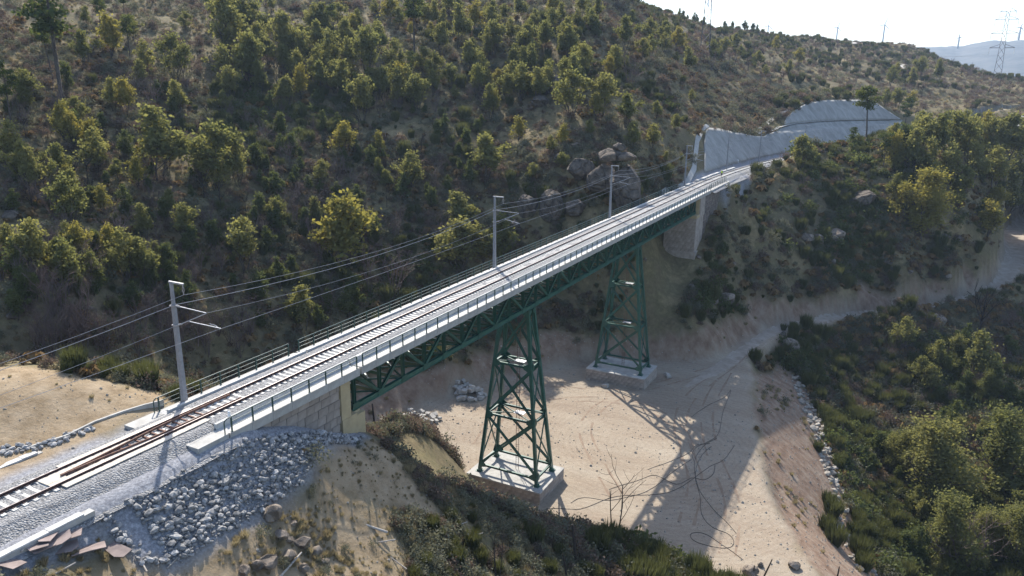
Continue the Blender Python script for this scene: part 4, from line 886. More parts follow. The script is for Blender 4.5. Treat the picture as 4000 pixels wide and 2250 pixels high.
for u, v, px, l in ((1100, 2085, 55, 'brown boulder at the top left of the foreground rock group'), (1135, 2106, 34, 'small boulder wedged in the foreground rock group'), (1183, 2113, 66, 'broad boulder at the right of the foreground rock group'), (1135, 2165, 58, 'sunlit boulder in the middle of the foreground rock group'), (1045, 2189, 80, 'largest boulder of the foreground rock group'), (1003, 2204, 52, 'pale flat boulder against the largest foreground boulder'), (955, 2228, 56, 'boulder at the lower left of the foreground rock group'), (1238, 2147, 44, 'boulder half hidden by shrubs in the foreground'), (1062, 1998, 80, 'white flat slab at the foot of the grey stones'), (1707, 1915, 26, 'small rock on the shaded bank above the plinth'), (1270, 2190, 36, 'low boulder beside the dark brushwood'), (1150, 2040, 30, 'small stone by the white slab'), (2295, 2037, 34, 'brown stone at the platform edge by the cables'), (1185, 2215, 46, 'bottom boulder of the foreground rock group'), (2930, 2225, 60, 'pale boulder on the dirt at the bottom edge'), (3100, 2205, 44, 'whitish stone on the fill crest'), (2970, 2205, 22, 'small stone next to the pale boulder')):
    boulder(u, v, px, l, sink=.18)
# riprap beside the near abutment
def inside(poly, n, jitter):
    P = np.array(poly); out = []
    lo, hi = P.min(0), P.max(0); x = np.arange(lo[0], hi[0], jitter); y = np.arange(lo[1], hi[1], jitter)
    X, Y = np.meshgrid(x, y); X = X.ravel()+rng.uniform(-.4, .4, X.size)*jitter; Y = Y.ravel()+rng.uniform(-.4, .4, Y.size)*jitter
    k = sdpoly(X, Y, poly) < 0; return np.c_[X[k], Y[k]]
rr = empty('riprap_slope', tuple(PZ(800, 1950, -3)), 'slope of loose grey granite stones beside the near abutment', 'riprap')
pts = inside(RIP, 0, .19); pts = pts[(np.abs(pts[:, 1]) > 4.3) | (pts[:, 0] > 23)]
gul = np.array([PZ(400, 2010, -1.8)[:2], PZ(480, 2060, -2.6)[:2], PZ(590, 2150, -3.4)[:2]])
dg, _ = dline(pts[:, 0], pts[:, 1], np.c_[gul, np.zeros(3)]); pts = pts[(dg > .55) | (rng.random(len(pts)) < .06)]
szs = rng.gamma(3.2, .042, len(pts)); szs = np.clip(szs, .07, .32); order = np.argsort(-szs)
tt = MB()
def add_rock(mb, me, p, s, rot):
    V = np.array([v.co[:] for v in me.vertices])*np.array(s); a, b = rot; ca, sa, cb, sb = math.cos(a), math.sin(a), math.cos(b), math.sin(b)
    V = V@np.array([[1, 0, 0], [0, cb, -sb], [0, sb, cb]]).T@np.array([[ca, -sa, 0], [sa, ca, 0], [0, 0, 1]]).T+np.array(p)
    mb.add(V.tolist(), [tuple(f.vertices) for f in me.polygons])
for n_, i in enumerate(order):
    x, y = pts[i]; s = szs[i]; sc_ = (s*random.uniform(.9, 1.4), s*random.uniform(.8, 1.1), s*random.uniform(.55, .85)); z = gz(x, y)+s*.45+random.uniform(0, .14)
    rot = (random.uniform(0, 6.3), random.uniform(-.6, .6)); me = random.choice(SMALL)
    if n_ < 300: obj('stone', me, None, rr, loc=(x, y, z), rz=(rot[1], 0, rot[0]), scale=sc_)
    else: add_rock(tt, me, (x, y, z), sc_, rot)
tag(wpart('small_stones', tt, M['rip'], rr), kind='stuff')
def stones(poly, step, s0, s1, name, label, cat, meshes, n_parts=300, lift=.3):
    pts = inside(poly, 0, step); pts = pts[fbm(pts[:, 0], pts[:, 1], 5, 3, 141) > -.35]; c = pts.mean(0); t = empty(name, (c[0], c[1], gz(*c)), label, cat)
    for x, y in pts[:n_parts]:
        s = random.uniform(s0, s1); obj('stone', random.choice(meshes), None, t, loc=(x, y, gz(x, y)+s*lift), rz=(random.uniform(-.4, .4), random.uniform(-.4, .4), random.uniform(0, 6)), scale=(s*1.2, s, s*.75))
    return t
PB = [rock_mesh(300+i, 1, 6, .74, 'stone', mat('pale_fieldstone%d' % i, (.29, .26, .22), .9, var=.2, scale=2, objvar=.25)) for i in range(5)]
px = lambda L_: [tuple(PZ(u, v, z)[:2]) for u, v, z in L_]
stones(px([(0, 1745, -.2), (200, 1690, 0), (360, 1640, 0), (370, 1660, -.2), (220, 1730, -.4), (0, 1790, -.5)]), .33, .13, .27, 'stone_heap', 'strip of loose grey stones between the tan mound and the drain kerb', 'stone heap', SMALL)
stones(px([(3085, 1410, -34), (3120, 1400, -35), (3170, 1540, -38), (3240, 1700, -39.5), (3300, 1880, -40.5), (3330, 2000, -41.5), (3280, 2010, -40.8), (3215, 1850, -39.5), (3165, 1690, -38), (3110, 1540, -37)]), 1.0, .16, .72, 'stone_toe', 'line of pale rounded stones along the foot of the dirt fill', 'stones', PB)
stones(px([(3260, 2050, -40.5), (3310, 2040, -41.5), (3400, 2200, -42), (3420, 2260, -42.5), (3330, 2260, -41.5)]), 1.3, .2, .6, 'stone_scatter', 'scattered pale stones below the bright green shrubs of the fill', 'stones', PB)
def blockpile(u, v, n, spread, hgt, label):
    p = hit(u, v); t = empty('block_pile', tuple(p), label, 'block pile')
    for k in range(n):
        a = random.uniform(0, 6.3); r_ = spread*math.sqrt(random.random()); x, y = p[0]+r_*math.cos(a), p[1]+r_*math.sin(a)*1.1; lv = max(0, hgt*(1-r_/spread)*random.uniform(.5, 1.2))
        obj('stone_block', random.choice(BLOCK), None, t, loc=(x, y, gz(x, y)+.2+lv), rz=(random.uniform(-.4, .4), random.uniform(-.4, .4), random.uniform(0, 6)), scale=random.uniform(.7, 1.15))
blockpile(1832, 1545, 42, 2.6, 1.8, 'heap of pale squared stone blocks on the far side of the platform')
blockpile(1625, 1625, 10, 2.0, .5, 'broken pale stones of a ruined wall below the abutment')
blockpile(1690, 1640, 9, 2.2, .4, 'low row of rubble blocks on the dirt right of the ruined wall')
blockpile(2364, 1512, 1, .1, .1, 'single pale stone block lying before the shaded plinth')
blockpile(2608, 1475, 2, .7, .1, 'two dark stones on the shaded dirt behind the plinth')
# ------------------------------------------------------------------ sheets, cables, poles, logs
brown = mat('weathered_brown_sheet', (.27, .21, .19), .8, color2=(.17, .13, .12), scale=1.2, objvar=.15)
sheets = [(210, 1240, 'left end of the pile'), (270, 1205, 'topmost on the pile'), (300, 1235, 'middle of the pile'), (250, 1265, 'bottom of the pile'), (360, 1255, 'right part of the pile'), (395, 1185, 'upper right of the pile'), (480, 1285, 'lying apart to the right of the pile'), (660, 1292, 'lying alone beside the grey stones'), (30, 1350, 'at the picture edge below the pile')]
for k, (cx, cy_, w) in enumerate(sheets):
    u, v = cx/1.449+8, 1275+cy_/1.449; p = hit(u, v); L_, W_ = random.uniform(1.3, 1.9), random.uniform(.7, 1.0); b = MB()
    poly = [(-L_/2, -W_/2), (L_*.2, -W_/2-.1), (L_/2, -W_*.3), (L_*.45, W_/2), (-L_*.1, W_*.45), (-L_*.48, W_*.5)]
    b.prism([(x*random.uniform(.85, 1.1), y*random.uniform(.85, 1.1)) for x, y in poly], -.02, .02)
    tag(obj('brown_sheet', b, brown, loc=(p[0], p[1], p[2]+.14+.07*(k % 4)), rz=(random.uniform(-.15, .25), random.uniform(-.2, .2), random.uniform(0, 6))), 'weathered brown sheet '+w, 'sheet', 'brown sheets dumped beside the trough')
def curve(pts, n=8):
    P = [np.array(p, float) for p in pts]; P = [2*P[0]-P[1]]+P+[2*P[-1]-P[-2]]; out = []
    for i in range(1, len(P)-2):
        for t in np.linspace(0, 1, n, endpoint=False):
            a, b, c, d = P[i-1:i+3]; out.append(.5*((2*b)+(-a+c)*t+(2*a-5*b+4*c-d)*t*t+(-a+3*b-3*c+d)*t**3))
    out.append(P[-2]); return out
def c4(L_): return [(2600+x/1.449, 1250+y/1.449) for x, y in L_]
cabs = [(c4([(160, 800), (150, 760), (175, 720), (240, 690), (300, 640), (325, 520), (370, 400), (330, 440), (230, 490), (145, 550)]), 'black cable looping up towards the tower shadow'),
        (c4([(390, 710), (330, 790), (250, 830), (180, 880), (80, 950), (-30, 985), (-280, 1000), (-480, 1070), (-700, 1080), (-900, 1090)]), 'black cable trailing across the dirt past the dead saplings'),
        (c4([(290, 670), (220, 710), (170, 780), (165, 860), (190, 960), (260, 1060), (350, 1150), (400, 1210)]), 'black cable curving down the shaded strip'),
        (c4([(260, 715), (210, 760), (175, 830), (170, 900), (195, 1000), (205, 1100), (260, 1170), (350, 1210), (385, 1250), (370, 1285), (300, 1290), (180, 1260), (140, 1225), (160, 1205), (230, 1215), (330, 1280), (440, 1360)]), 'black cable ending in a flat loop at the bottom of the platform'),
        (c4([(280, 820), (270, 870), (220, 905), (150, 895), (60, 930), (-60, 880), (-160, 910), (-320, 960)]), 'black cable snaking left from the tangle'),
        ([(u, v) for u, v in ((2530, 1835), (2600, 1810), (2690, 1770), (2720, 1740))]+c4([(250, 700)]), 'short black cable across the tower shadow'),
        ([(2230, 1965), (2260, 1948), (2300, 1945), (2380, 1955), (2500, 1930), (2560, 1900), (2620, 1850), (2700, 1795)], 'black cable from the plinth to the tangle')]
for pts, l in cabs:
    P = [hit(*q) for q in pts]; P = [p+np.array((0, 0, .05)) for p in P if p is not None]
    C_ = curve(P, 7); tag(obj('black_cable', MB().tube([(p[0], p[1], gz(p[0], p[1])+.03) for p in C_], .03, 5), M['black']), l, 'cable', 'cables left on the dirt platform')
def log(u, v, L_, r_, rz, tilt, label, m_='deadwood', name='log', cat='log', lift=.12):
    p = hit(u, v); a = np.array((math.cos(rz)*math.cos(tilt), math.sin(rz)*math.cos(tilt), math.sin(tilt)))
    q = p+np.array((0, 0, lift)); pts = [q-a*L_/2*(1 if tilt < .5 else 0), q+np.array((random.uniform(-.05, .05),)*3), q+a*L_/2*(1 if tilt < .5 else 2)]
    if tilt >= .5: pts[1] = q+a*L_*.5+np.array((.03, -.02, 0)); pts[0] = q-a*.3
    tag(obj(name, MB().tube(pts, [r_, r_*.9, r_*.6], 7), M[m_]), label, cat)
log(1460, 2065, 2.2, .10, 2.0, .35, 'white peeled burnt log leaning on the brush', 'deadwood')
log(1120, 2230, 3.2, .09, .1, .15, 'grey bleached log by the foreground boulders')
log(560, 2215, 1.4, .05, 1.2, .05, 'bleached stick lower end of the stones'); log(690, 2190, 1.6, .05, .2, .1, 'bleached stick between stones and dry grass'); log(110, 2140, 1.1, .05, .5, .1, 'bleached plank by the brown sheets'); log(240, 2235, 1.5, .06, -.2, .1, 'broken pale board at the bottom edge')
log(1480, 2120, 2.5, .05, 2.4, .1, 'thin bleached branch across the brushwood'); log(1540, 2190, 2.6, .05, 1.4, .2, 'forked pale branch in the shrubs'); log(1830, 2100, 2.8, .05, 2.6, .1, 'grey fallen branch on the shrub slope'); log(1790, 2060, 2.2, .04, 2.9, .1, 'pale twig on the shrub slope')
def postl(u, v, h, r_, label, tilt=1.52, m_='burnt', name='dead_stump', cat='dead trunk'): log(u, v, h, r_, random.uniform(0, 6), tilt, label, m_, name, cat, 0)
postl(1465, 1690, 5.0, .17, 'dark burnt trunk standing beside the cream abutment base')
postl(2250, 2215, 4.6, .16, 'charred tapering stump on the foreground ridge', 1.45); postl(2215, 2270, 3.0, .1, 'thin charred stump at the bottom edge', 1.4); postl(2985, 2250, 3.2, .10, 'leaning charred stick at the bottom edge', 1.2); postl(2940, 2255, 1.6, .1, 'short charred stub at the bottom edge'); postl(3270, 2255, 1.5, .1, 'charred stub near the bright green shrubs')
# ------------------------------------------------------------------ person on the track
def person():
    p = np.array((171.5, -.75, -.17)); t = empty('person', tuple(p), 'person in yellow-green safety vest and white helmet walking on the track', 'person')
    J = [((0, 0, .98), .15), ((0, 0, 1.2), .15), ((0, 0, 1.42), .17), ((0, 0, 1.52), .07), ((.0, 0, 1.60), .08), ((0, 0, 1.70), .10),
         ((0, .12, .92), .10), ((.06, .12, .5), .075), ((.02, .12, .07), .05), ((.16, .13, .03), .045), ((0, -.12, .92), .10), ((-.10, -.12, .5), .075), ((-.22, -.12, .1), .05), ((-.1, -.13, .03), .045),
         ((0, .22, 1.42), .08), ((-.02, .28, 1.15), .055), ((.12, .27, .92), .045), ((0, -.22, 1.42), .08), ((.03, -.28, 1.15), .055), ((.16, -.26, .95), .045)]
    E_ = [(0, 1), (1, 2), (2, 3), (3, 4), (4, 5), (0, 6), (6, 7), (7, 8), (8, 9), (0, 10), (10, 11), (11, 12), (12, 13), (2, 14), (14, 15), (15, 16), (2, 17), (17, 18), (18, 19)]
    for h, yb in ((16, .27), (19, -.26)):
        hx, hy, hz = J[h][0]
        for f in range(4): J.append(((hx+.05+.01*f, hy+(f-1.5)*.022, hz-.10-.01*(1.5-abs(f-1.5))), .011)); E_.append((h, len(J)-1))
        J.append(((hx+.07, hy-.05*np.sign(yb), hz-.05), .012)); E_.append((h, len(J)-1))
    me = bpy.data.meshes.new('body'); me.from_pydata([j[0] for j in J], E_, []); me.update()
    o = obj('body', me, mat('dark_work_clothes', (.03, .032, .04), .9, var=.2), t, loc=tuple(p))
    me.skin_vertices.new(name='skin') if hasattr(me.skin_vertices, 'new') and not len(me.skin_vertices) else None
    md = o.modifiers.new('skin', 'SKIN'); o.modifiers.new('sub', 'SUBSURF').levels = 1
    for i, (q, r_) in enumerate(J):
        sv = me.skin_vertices[0].data[i]; sv.radius = (r_, r_); sv.use_root = i == 0
    v = MB().tube([(0, 0, .98), (0, 0, 1.15), (0, 0, 1.4), (0, 0, 1.5)], [.20, .20, .235, .12], 10, cap=False); obj('vest', v, mat('safety_vest', (.55, .75, .08), .7, var=.1), t, loc=tuple(p))
    h = MB().tube([(0, 0, 1.68), (0, 0, 1.72), (0, 0, 1.79), (0, 0, 1.825)], [.135, .125, .10, .03], 10); obj('helmet', h, M['white'], t, loc=tuple(p))
    f = MB().tube([(0.0, 0, 1.55), (-.02, 0, 1.6), (-.02, 0, 1.68)], [.06, .095, .1], 8); obj('face', f, mat('skin', (.45, .27, .19), .6, var=.05), t, loc=tuple(p))
person()

# tyre tracks pressed into the platform
rutm = mat('pressed_dirt', (.26, .195, .14), 1., color2=(.19, .135, .095), scale=.9)
for k, L_ in enumerate(([(62, -14), (70, -8), (80, -2), (92, -2), (104, -8), (118, -15.5)], [(60, -24), (72, -22), (86, -16), (100, -14), (120, -17)], [(72, 14), (82, 10), (90, 2), (92, -8), (86, -16), (76, -20)], [(66, 10), (76, 12), (88, 14), (94, 8), (96, -2)], [(56, -30), (68, -28), (82, -22), (96, -18), (112, -17), (126, -17.5), (140, -19.5)])):
    for o in (-.95, .95):
        C_ = curve([(x_, y_, 0) for x_, y_ in L_], 14); mb = MB()
        for i, p in enumerate(C_):
            d = C_[min(i+1, len(C_)-1)]-C_[max(i-1, 0)]; nn = np.array((-d[1], d[0]))/(np.hypot(d[0], d[1])+1e-9); w = .17+.06*math.sin(i*.9+k)
            for q in (o-w, o+w): x_, y_ = p[0]+nn[0]*q, p[1]+nn[1]*q; mb.v.append((x_, y_, gz(x_, y_)+.012))
        for i in range(len(C_)-1):
            if math.sin(i*.37+k*2+o) > -.55: mb.f.append((2*i, 2*i+2, 2*i+3, 2*i+1))
        tag(obj('tyre_track', mb, rutm), 'faint tyre track pressed into the dirt platform', 'tyre track', kind='stuff')
# ------------------------------------------------------------------ vegetation prototypes
def leaf_quads(mb, C, n, rad, size, flat=.6, r=None, tri=False):
    """n small leaf faces round centre C"""
    P = r.normal(size=(n, 3))*rad+C; a = r.normal(size=(n, 3)); a[:, 2] *= flat; a /= np.linalg.norm(a, axis=1)[:, None]
    b = np.cross(a, r.normal(size=(n, 3))); b /= np.linalg.norm(b, axis=1)[:, None]; s = size*r.uniform(.6, 1.25, (n, 1)); a = a*s; b = b*s*.62
    base = len(mb.v); V = np.stack([P-a-b*.4, P-b*.0+a*.1-b, P+a+b*.3, P-a*.1+b], 1).reshape(-1, 3)
    mb.v.extend(map(tuple, V.tolist())); mb.f.extend([(base+4*i, base+4*i+1, base+4*i+2, base+4*i+3) for i in range(n)])
def grow(mb, p, d, L_, r_, depth, rg, tips, bend=.35, n=5, kids=(2, 4), shrink=.62, up=.15):
    pts = [p]; dirn = d/np.linalg.norm(d); seg = 3
    for i in range(seg):
        dirn = dirn+rg.normal(size=3)*bend*.35+np.array((0, 0, up*.3)); dirn /= np.linalg.norm(dirn); pts.append(pts[-1]+dirn*L_/seg)
    rr_ = [r_*(1-.55*i/seg) for i in range(seg+1)]; mb.tube(pts, rr_, n, cap=False)
    tips.append((pts[-1], depth)); tips.append((pts[2], depth))
    if depth > 0:
        for k in range(rg.integers(*kids)+0):
            t = rg.uniform(.35, 1); i = min(seg-1, int(t*seg)); q = pts[i]+(pts[i+1]-pts[i])*(t*seg-i)
            a = rg.normal(size=3); a -= dirn*(a@dirn); a /= np.linalg.norm(a)+1e-9
            grow(mb, q, dirn*.75+a*.75+np.array((0, 0, .1)), L_*shrink*rg.uniform(.8, 1.15), r_*.5, depth-1, rg, tips, bend, max(3, n-1), kids, shrink, up)
def tree_obj(name, trunk, crown, lm, bm_, label, cat, group, cname='crown'):
    t = obj(name, None, loc=(0, 0, -500)); tag(t, label, cat, group)
    obj('trunk', trunk, bm_, t, loc=(0, 0, -500), smooth=True)
    if crown is not None: obj(cname, crown, lm, t, loc=(0, 0, -500))
    return t
def oak_proto(seed, h=6.5, w=2.1, stems=4, leaves=2300, lm='oak', low=.28, size=.21):
    rg = np.random.default_rng(seed); tr_ = MB(); tips = []
    for k in range(stems):
        a = rg.uniform(0, 6.28); grow(tr_, np.array((math.cos(a)*.15, math.sin(a)*.15, -.3)), np.array((math.cos(a)*.28, math.sin(a)*.28, 1)), h*rg.uniform(.5, .66), .10*h/6.5, 2, rg, tips, .3, 5, (2, 4), .5, .2)
    cr_ = MB(); cl = [t[0] for t in tips if t[0][2] > h*low]; m_ = int(26*rg.uniform(.9, 1.2))
    C = []
    for k in range(m_):
        z = rg.uniform(low+.06, .97); pr_ = math.sin(math.pi*min(1, (z-low+.12)/(1.12-low)))**.7
        a = rg.uniform(0, 6.28); rad = w*.86*pr_*rg.uniform(.2, 1.0)*(1+.42*math.sin(2*a+seed)+.2*math.sin(5*a+seed*2)); C.append(np.array((math.cos(a)*rad, math.sin(a)*rad, z*h)))
    cl = [cl[i] for i in rg.choice(len(cl), min(14, len(cl)), replace=False)] if cl else []
    C = C+cl; per = leaves//len(C)
    for c in C: leaf_quads(cr_, c, int(per*rg.uniform(.3, 1.7)), np.array((.40, .40, .32))*h/6.5*rg.uniform(.7, 1.25), size, .7, rg)
    return tree_obj('oak_tree', tr_, cr_, M[lm], M['bark'], '', 'tree', None)
def pine_proto(seed, h=13, crown=.45, w=2.4, lean=0.):
    rg = np.random.default_rng(seed); tr_ = MB(); cr_ = MB(); L_ = lean
    tr_.tube([(0, 0, -.4), (L_*.3, 0, h*.35), (L_*.7, 0, h*.7), (L_, 0, h)], [.2, .17, .11, .03], 6)
    for k in range(26):
        z = h*(1-crown*rg.random()**.8); t = (h-z)/(h*crown); rad = w*(.25+.75*math.sin(math.pi*min(1, .15+t*.8)))*rg.uniform(.5, 1); a = rg.uniform(0, 6.28); x0 = L_*z/h
        q = np.array((x0+math.cos(a)*rad, math.sin(a)*rad, z+rad*.15)); tr_.tube([(x0, 0, z-.2), tuple((q+np.array((x0, 0, z)))/2), tuple(q)], [.05, .04, .02], 3, cap=False)
        leaf_quads(cr_, q, 52, np.array((.5, .5, .24)), .24, .8, rg); leaf_quads(cr_, q*.55+np.array((x0, 0, z))*.45, 22, np.array((.45, .45, .22)), .24, .8, rg)
    for k in range(7):
        z = h*rg.uniform(.3, 1-crown); a = rg.uniform(0, 6.28); l = rg.uniform(.5, 1.4); x0 = L_*z/h; tr_.tube([(x0, 0, z), (x0+math.cos(a)*l, math.sin(a)*l, z-.1)], [.03, .012], 3, cap=False)
    return tree_obj('pine_tree', tr_, cr_, M['pine'], M['bark'], '', 'tree', None)
def bare_proto(seed, h=6., stems=5, spread=.32, m_='twig', depth=3, r0=.07, kids=(3, 5)):
    rg = np.random.default_rng(seed); tr_ = MB(); tips = []
    for k in range(stems):
        a = 6.28*k/stems+rg.uniform(-.5, .5); grow(tr_, np.array((math.cos(a)*.12, math.sin(a)*.12, -.3)), np.array((math.cos(a)*spread, math.sin(a)*spread, 1)), h*rg.uniform(.55, .7), r0, depth, rg, tips, .22, 4, kids, .5, .3)
    t = tree_obj('bare_tree', tr_, None, None, M[m_], '', 'tree', None); return t
def shrub_mesh(kind, seed):
    rg = np.random.default_rng(seed); mb = MB()
    if kind in ('broom', 'grass', 'straw'):
        n, hh, sp, wd = {'broom': (420, 1.5, .6, .020), 'grass': (110, .55, .35, .016), 'straw': (130, .8, .45, .016)}[kind]
        for k in range(n):
            a = rg.uniform(0, 6.28); o = rg.uniform(0, .35)*sp*2; h = hh*rg.uniform(.55, 1.1); l = rg.uniform(.1, .55)*sp*1.4
            b = np.array((math.cos(a)*o, math.sin(a)*o, -.05)); t = b+np.array((math.cos(a)*l, math.sin(a)*l, h)); m1 = (b+t)/2+np.array((0, 0, h*.1)); s_ = np.array((-math.sin(a), math.cos(a), 0))*wd*rg.uniform(.7, 1.6)
            i = len(mb.v); mb.v.extend([tuple(b-s_*.6), tuple(b+s_*.6), tuple(m1+s_), tuple(t), tuple(m1-s_)]); mb.f.append((i, i+1, i+2, i+3, i+4))
    elif kind in ('scrub', 'heath', 'leafy'):
        R0 = {'scrub': .75, 'heath': .7, 'leafy': .95}[kind]
        for k in range(16):
            a = rg.uniform(0, 6.28); e = rg.uniform(.1, 1.4); rad = R0*rg.uniform(.45, .95); c = np.array((math.cos(a)*math.cos(e)*rad, math.sin(a)*math.cos(e)*rad, .12+math.sin(e)*rad*1.05)); leaf_quads(mb, c, 15, np.array((.2, .2, .18))*R0/.75, .085 if kind != 'leafy' else .13, 1., rg)
    elif kind == 'fern':
        for k in range(46):
            a = rg.uniform(0, 6.28); l = rg.uniform(.4, .85); h = rg.uniform(.3, .75); d = np.array((math.cos(a), math.sin(a), 0)); s_ = np.array((-math.sin(a), math.cos(a), 0))*.12*rg.uniform(.6, 1.3); p0 = d*.05; p1 = d*l*.5+np.array((0, 0, h)); p2 = d*l+np.array((0, 0, h*.55)); i = len(mb.v)
            mb.v.extend([tuple(p0), tuple(p1-s_), tuple(p2), tuple(p1+s_)]); mb.f.append((i, i+1, i+2, i+3))
    me = mb.mesh('shrub'); me.materials.append(M[{'broom': 'broom', 'grass': 'drygrass', 'straw': 'drygrass', 'scrub': 'scrub', 'heath': 'heath', 'leafy': 'dkleaf', 'fern': 'fern'}[kind]]); return me
OAK = [oak_proto(11+i, lm='oak', w=(1.7, 2.1, 1.35, 2.3, 1.6)[i], stems=(3, 5, 2, 5, 4)[i], low=(.36, .28, .42, .26, .38)[i]) for i in range(5)]
OAKY = [oak_proto(31+i, lm='oaky', w=2.2) for i in range(2)]
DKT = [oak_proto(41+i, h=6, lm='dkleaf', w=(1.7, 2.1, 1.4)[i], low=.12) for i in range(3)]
PINE = [pine_proto(51+i, lean=(0, .5, 1.6)[i], crown=(.5, .4, .36)[i]) for i in range(3)]
BARE = [bare_proto(61+i, h=(6, 7, 5)[i], stems=(5, 7, 4)[i]) for i in range(3)]
DEADP = [bare_proto(71+i, h=8, stems=1, spread=.05, m_='burnt', depth=2, r0=.13, kids=(5, 8)) for i in range(2)]
SAPL = [bare_proto(81, h=6, stems=3, spread=.14, m_='burnt', depth=2, r0=.045, kids=(2, 4))]
BIG = [oak_proto(91+i, h=12, w=(4.0, 3.4)[i], stems=5, leaves=9500, lm=('oak', 'oaky')[i], low=.14, size=.19) for i in range(2)]
used = set()
def region(u, v):
    if v > 1250 and u > 3000: return 'in the valley below the dirt road'
    if u > 2780 and v > 640: return 'on the green spur above the dirt road'
    if u > 3450 and v > 430: return 'in the dense wood beyond the spur'
    if u > 2750: return 'on the distant slope under the ridge' if v < 330 else 'on the slope above the sprayed cutting'
    if u > 1880 and v > 470: return 'around the rock outcrop above the deck'
    if u > 1880: return 'on the slope between the outcrop and the skyline'
    if v > 1250: return 'in the hollow behind the near mast'
    if u > 1050 and v > 430: return 'in the dark gully behind the bridge'
    if u > 850: return 'on the wooded slope above the dark gully'
    if v < 330: return 'on the upper left terraces'
    return 'on the left slope facing the camera'
KN = {'big': ([BIG[0]], 'oak_tree', 12., 'big leafy oak'), 'bigy': ([BIG[1]], 'oak_tree', 12., 'big yellowing oak'), 'oak': (OAK, 'oak_tree', 6.5, 'leafy green oak'), 'oaky': (OAKY, 'oak_tree', 6.5, 'yellowing oak'), 'dk': (DKT, 'dark_tree', 6.0, 'dark leafy tree'), 'pine': (PINE, 'pine_tree', 13., 'tall pine'), 'bare': (BARE, 'bare_tree', 6.2, 'bare brown tree'), 'dead': (DEADP, 'dead_tree', 8., 'dead burnt trunk'), 'sap': (SAPL, 'dead_sapling', 6., 'dead sapling')}
treecount = {}
WN = ['no', 'one', 'two', 'three', 'four', 'five', 'six', 'seven', 'eight', 'nine', 'ten']
def where(u, v):
    k = max(0, min(20, round(u/200))); t_ = WN[k//2]+(' tenth' if k//2 == 1 else ' tenths'); a = 'at the left edge' if k == 0 else t_+' across' if k % 2 == 0 else 'past '+t_+' across' if k > 1 else 'near the left edge'
    return a+(' at the very top' if v < 90 else ' near the top' if v < 190 else ' high up' if v < 320 else ' fairly high' if v < 480 else ' above the middle' if v < 680 else ' at mid height' if v < 900 else ' below the middle' if v < 1150 else ' lower down' if v < 1500 else ' low down' if v < 1900 else ' at the bottom')
def sized(h): return 'tiny ' if h < 32 else 'small ' if h < 62 else 'middling ' if h < 95 else 'tall ' if h < 150 else 'very tall '
SHORT = {'in the valley below the dirt road': 'below the dirt road', 'on the green spur above the dirt road': 'on the spur', 'in the dense wood beyond the spur': 'beyond the spur', 'on the distant slope under the ridge': 'under the ridge', 'on the slope above the sprayed cutting': 'above the cutting', 'around the rock outcrop above the deck': 'around the outcrop', 'on the slope between the outcrop and the skyline': 'on the slope', 'in the hollow behind the near mast': 'in the near hollow', 'in the dark gully behind the bridge': 'in the gully', 'on the wooded slope above the dark gully': 'above the gully', 'on the upper left terraces': 'on the terraces', 'on the left slope facing the camera': 'on the left slope'}
def tree(kind, u, v, hpx, label=None, k=None, wide=.86, rz=None, p=None):
    protos, nm, h0, txt = KN[kind]
    if p is None: p = hit(u, v)
    if p is None: return
    D = np.linalg.norm(p-CAM); h = hpx*D/FPX*(1.14 if kind in ('oak', 'dk', 'oaky') and label is None and D < 330 else 1.04); s = h/h0
    i = random.randrange(len(protos)) if k is None else k; pr_ = protos[i]
    g = txt+'s '+region(u, v); lab = label or (sized(hpx)+txt+' '+SHORT[region(u, v)]+', '+where(u, v))
    loc = (p[0], p[1], p[2]-.05*s); rz = random.uniform(0, 6.28) if rz is None else rz; sc_ = (s*wide*random.uniform(.9, 1.1), s*wide*random.uniform(.9, 1.1), s)
    treecount[kind] = treecount.get(kind, 0)+1
    if pr_.name not in used:
        used.add(pr_.name); pr_.location = loc; pr_.rotation_euler = (0, 0, rz); pr_.scale = sc_; pr_['label'] = lab; pr_.name = nm; used.add(pr_.name)
        if not label: pr_['group'] = g
        return pr_
    o = clone_tree(pr_, loc, rz, sc_, lab, g if not label else None); o.name = nm
    if label and 'group' in o.keys(): del o['group']
    return o
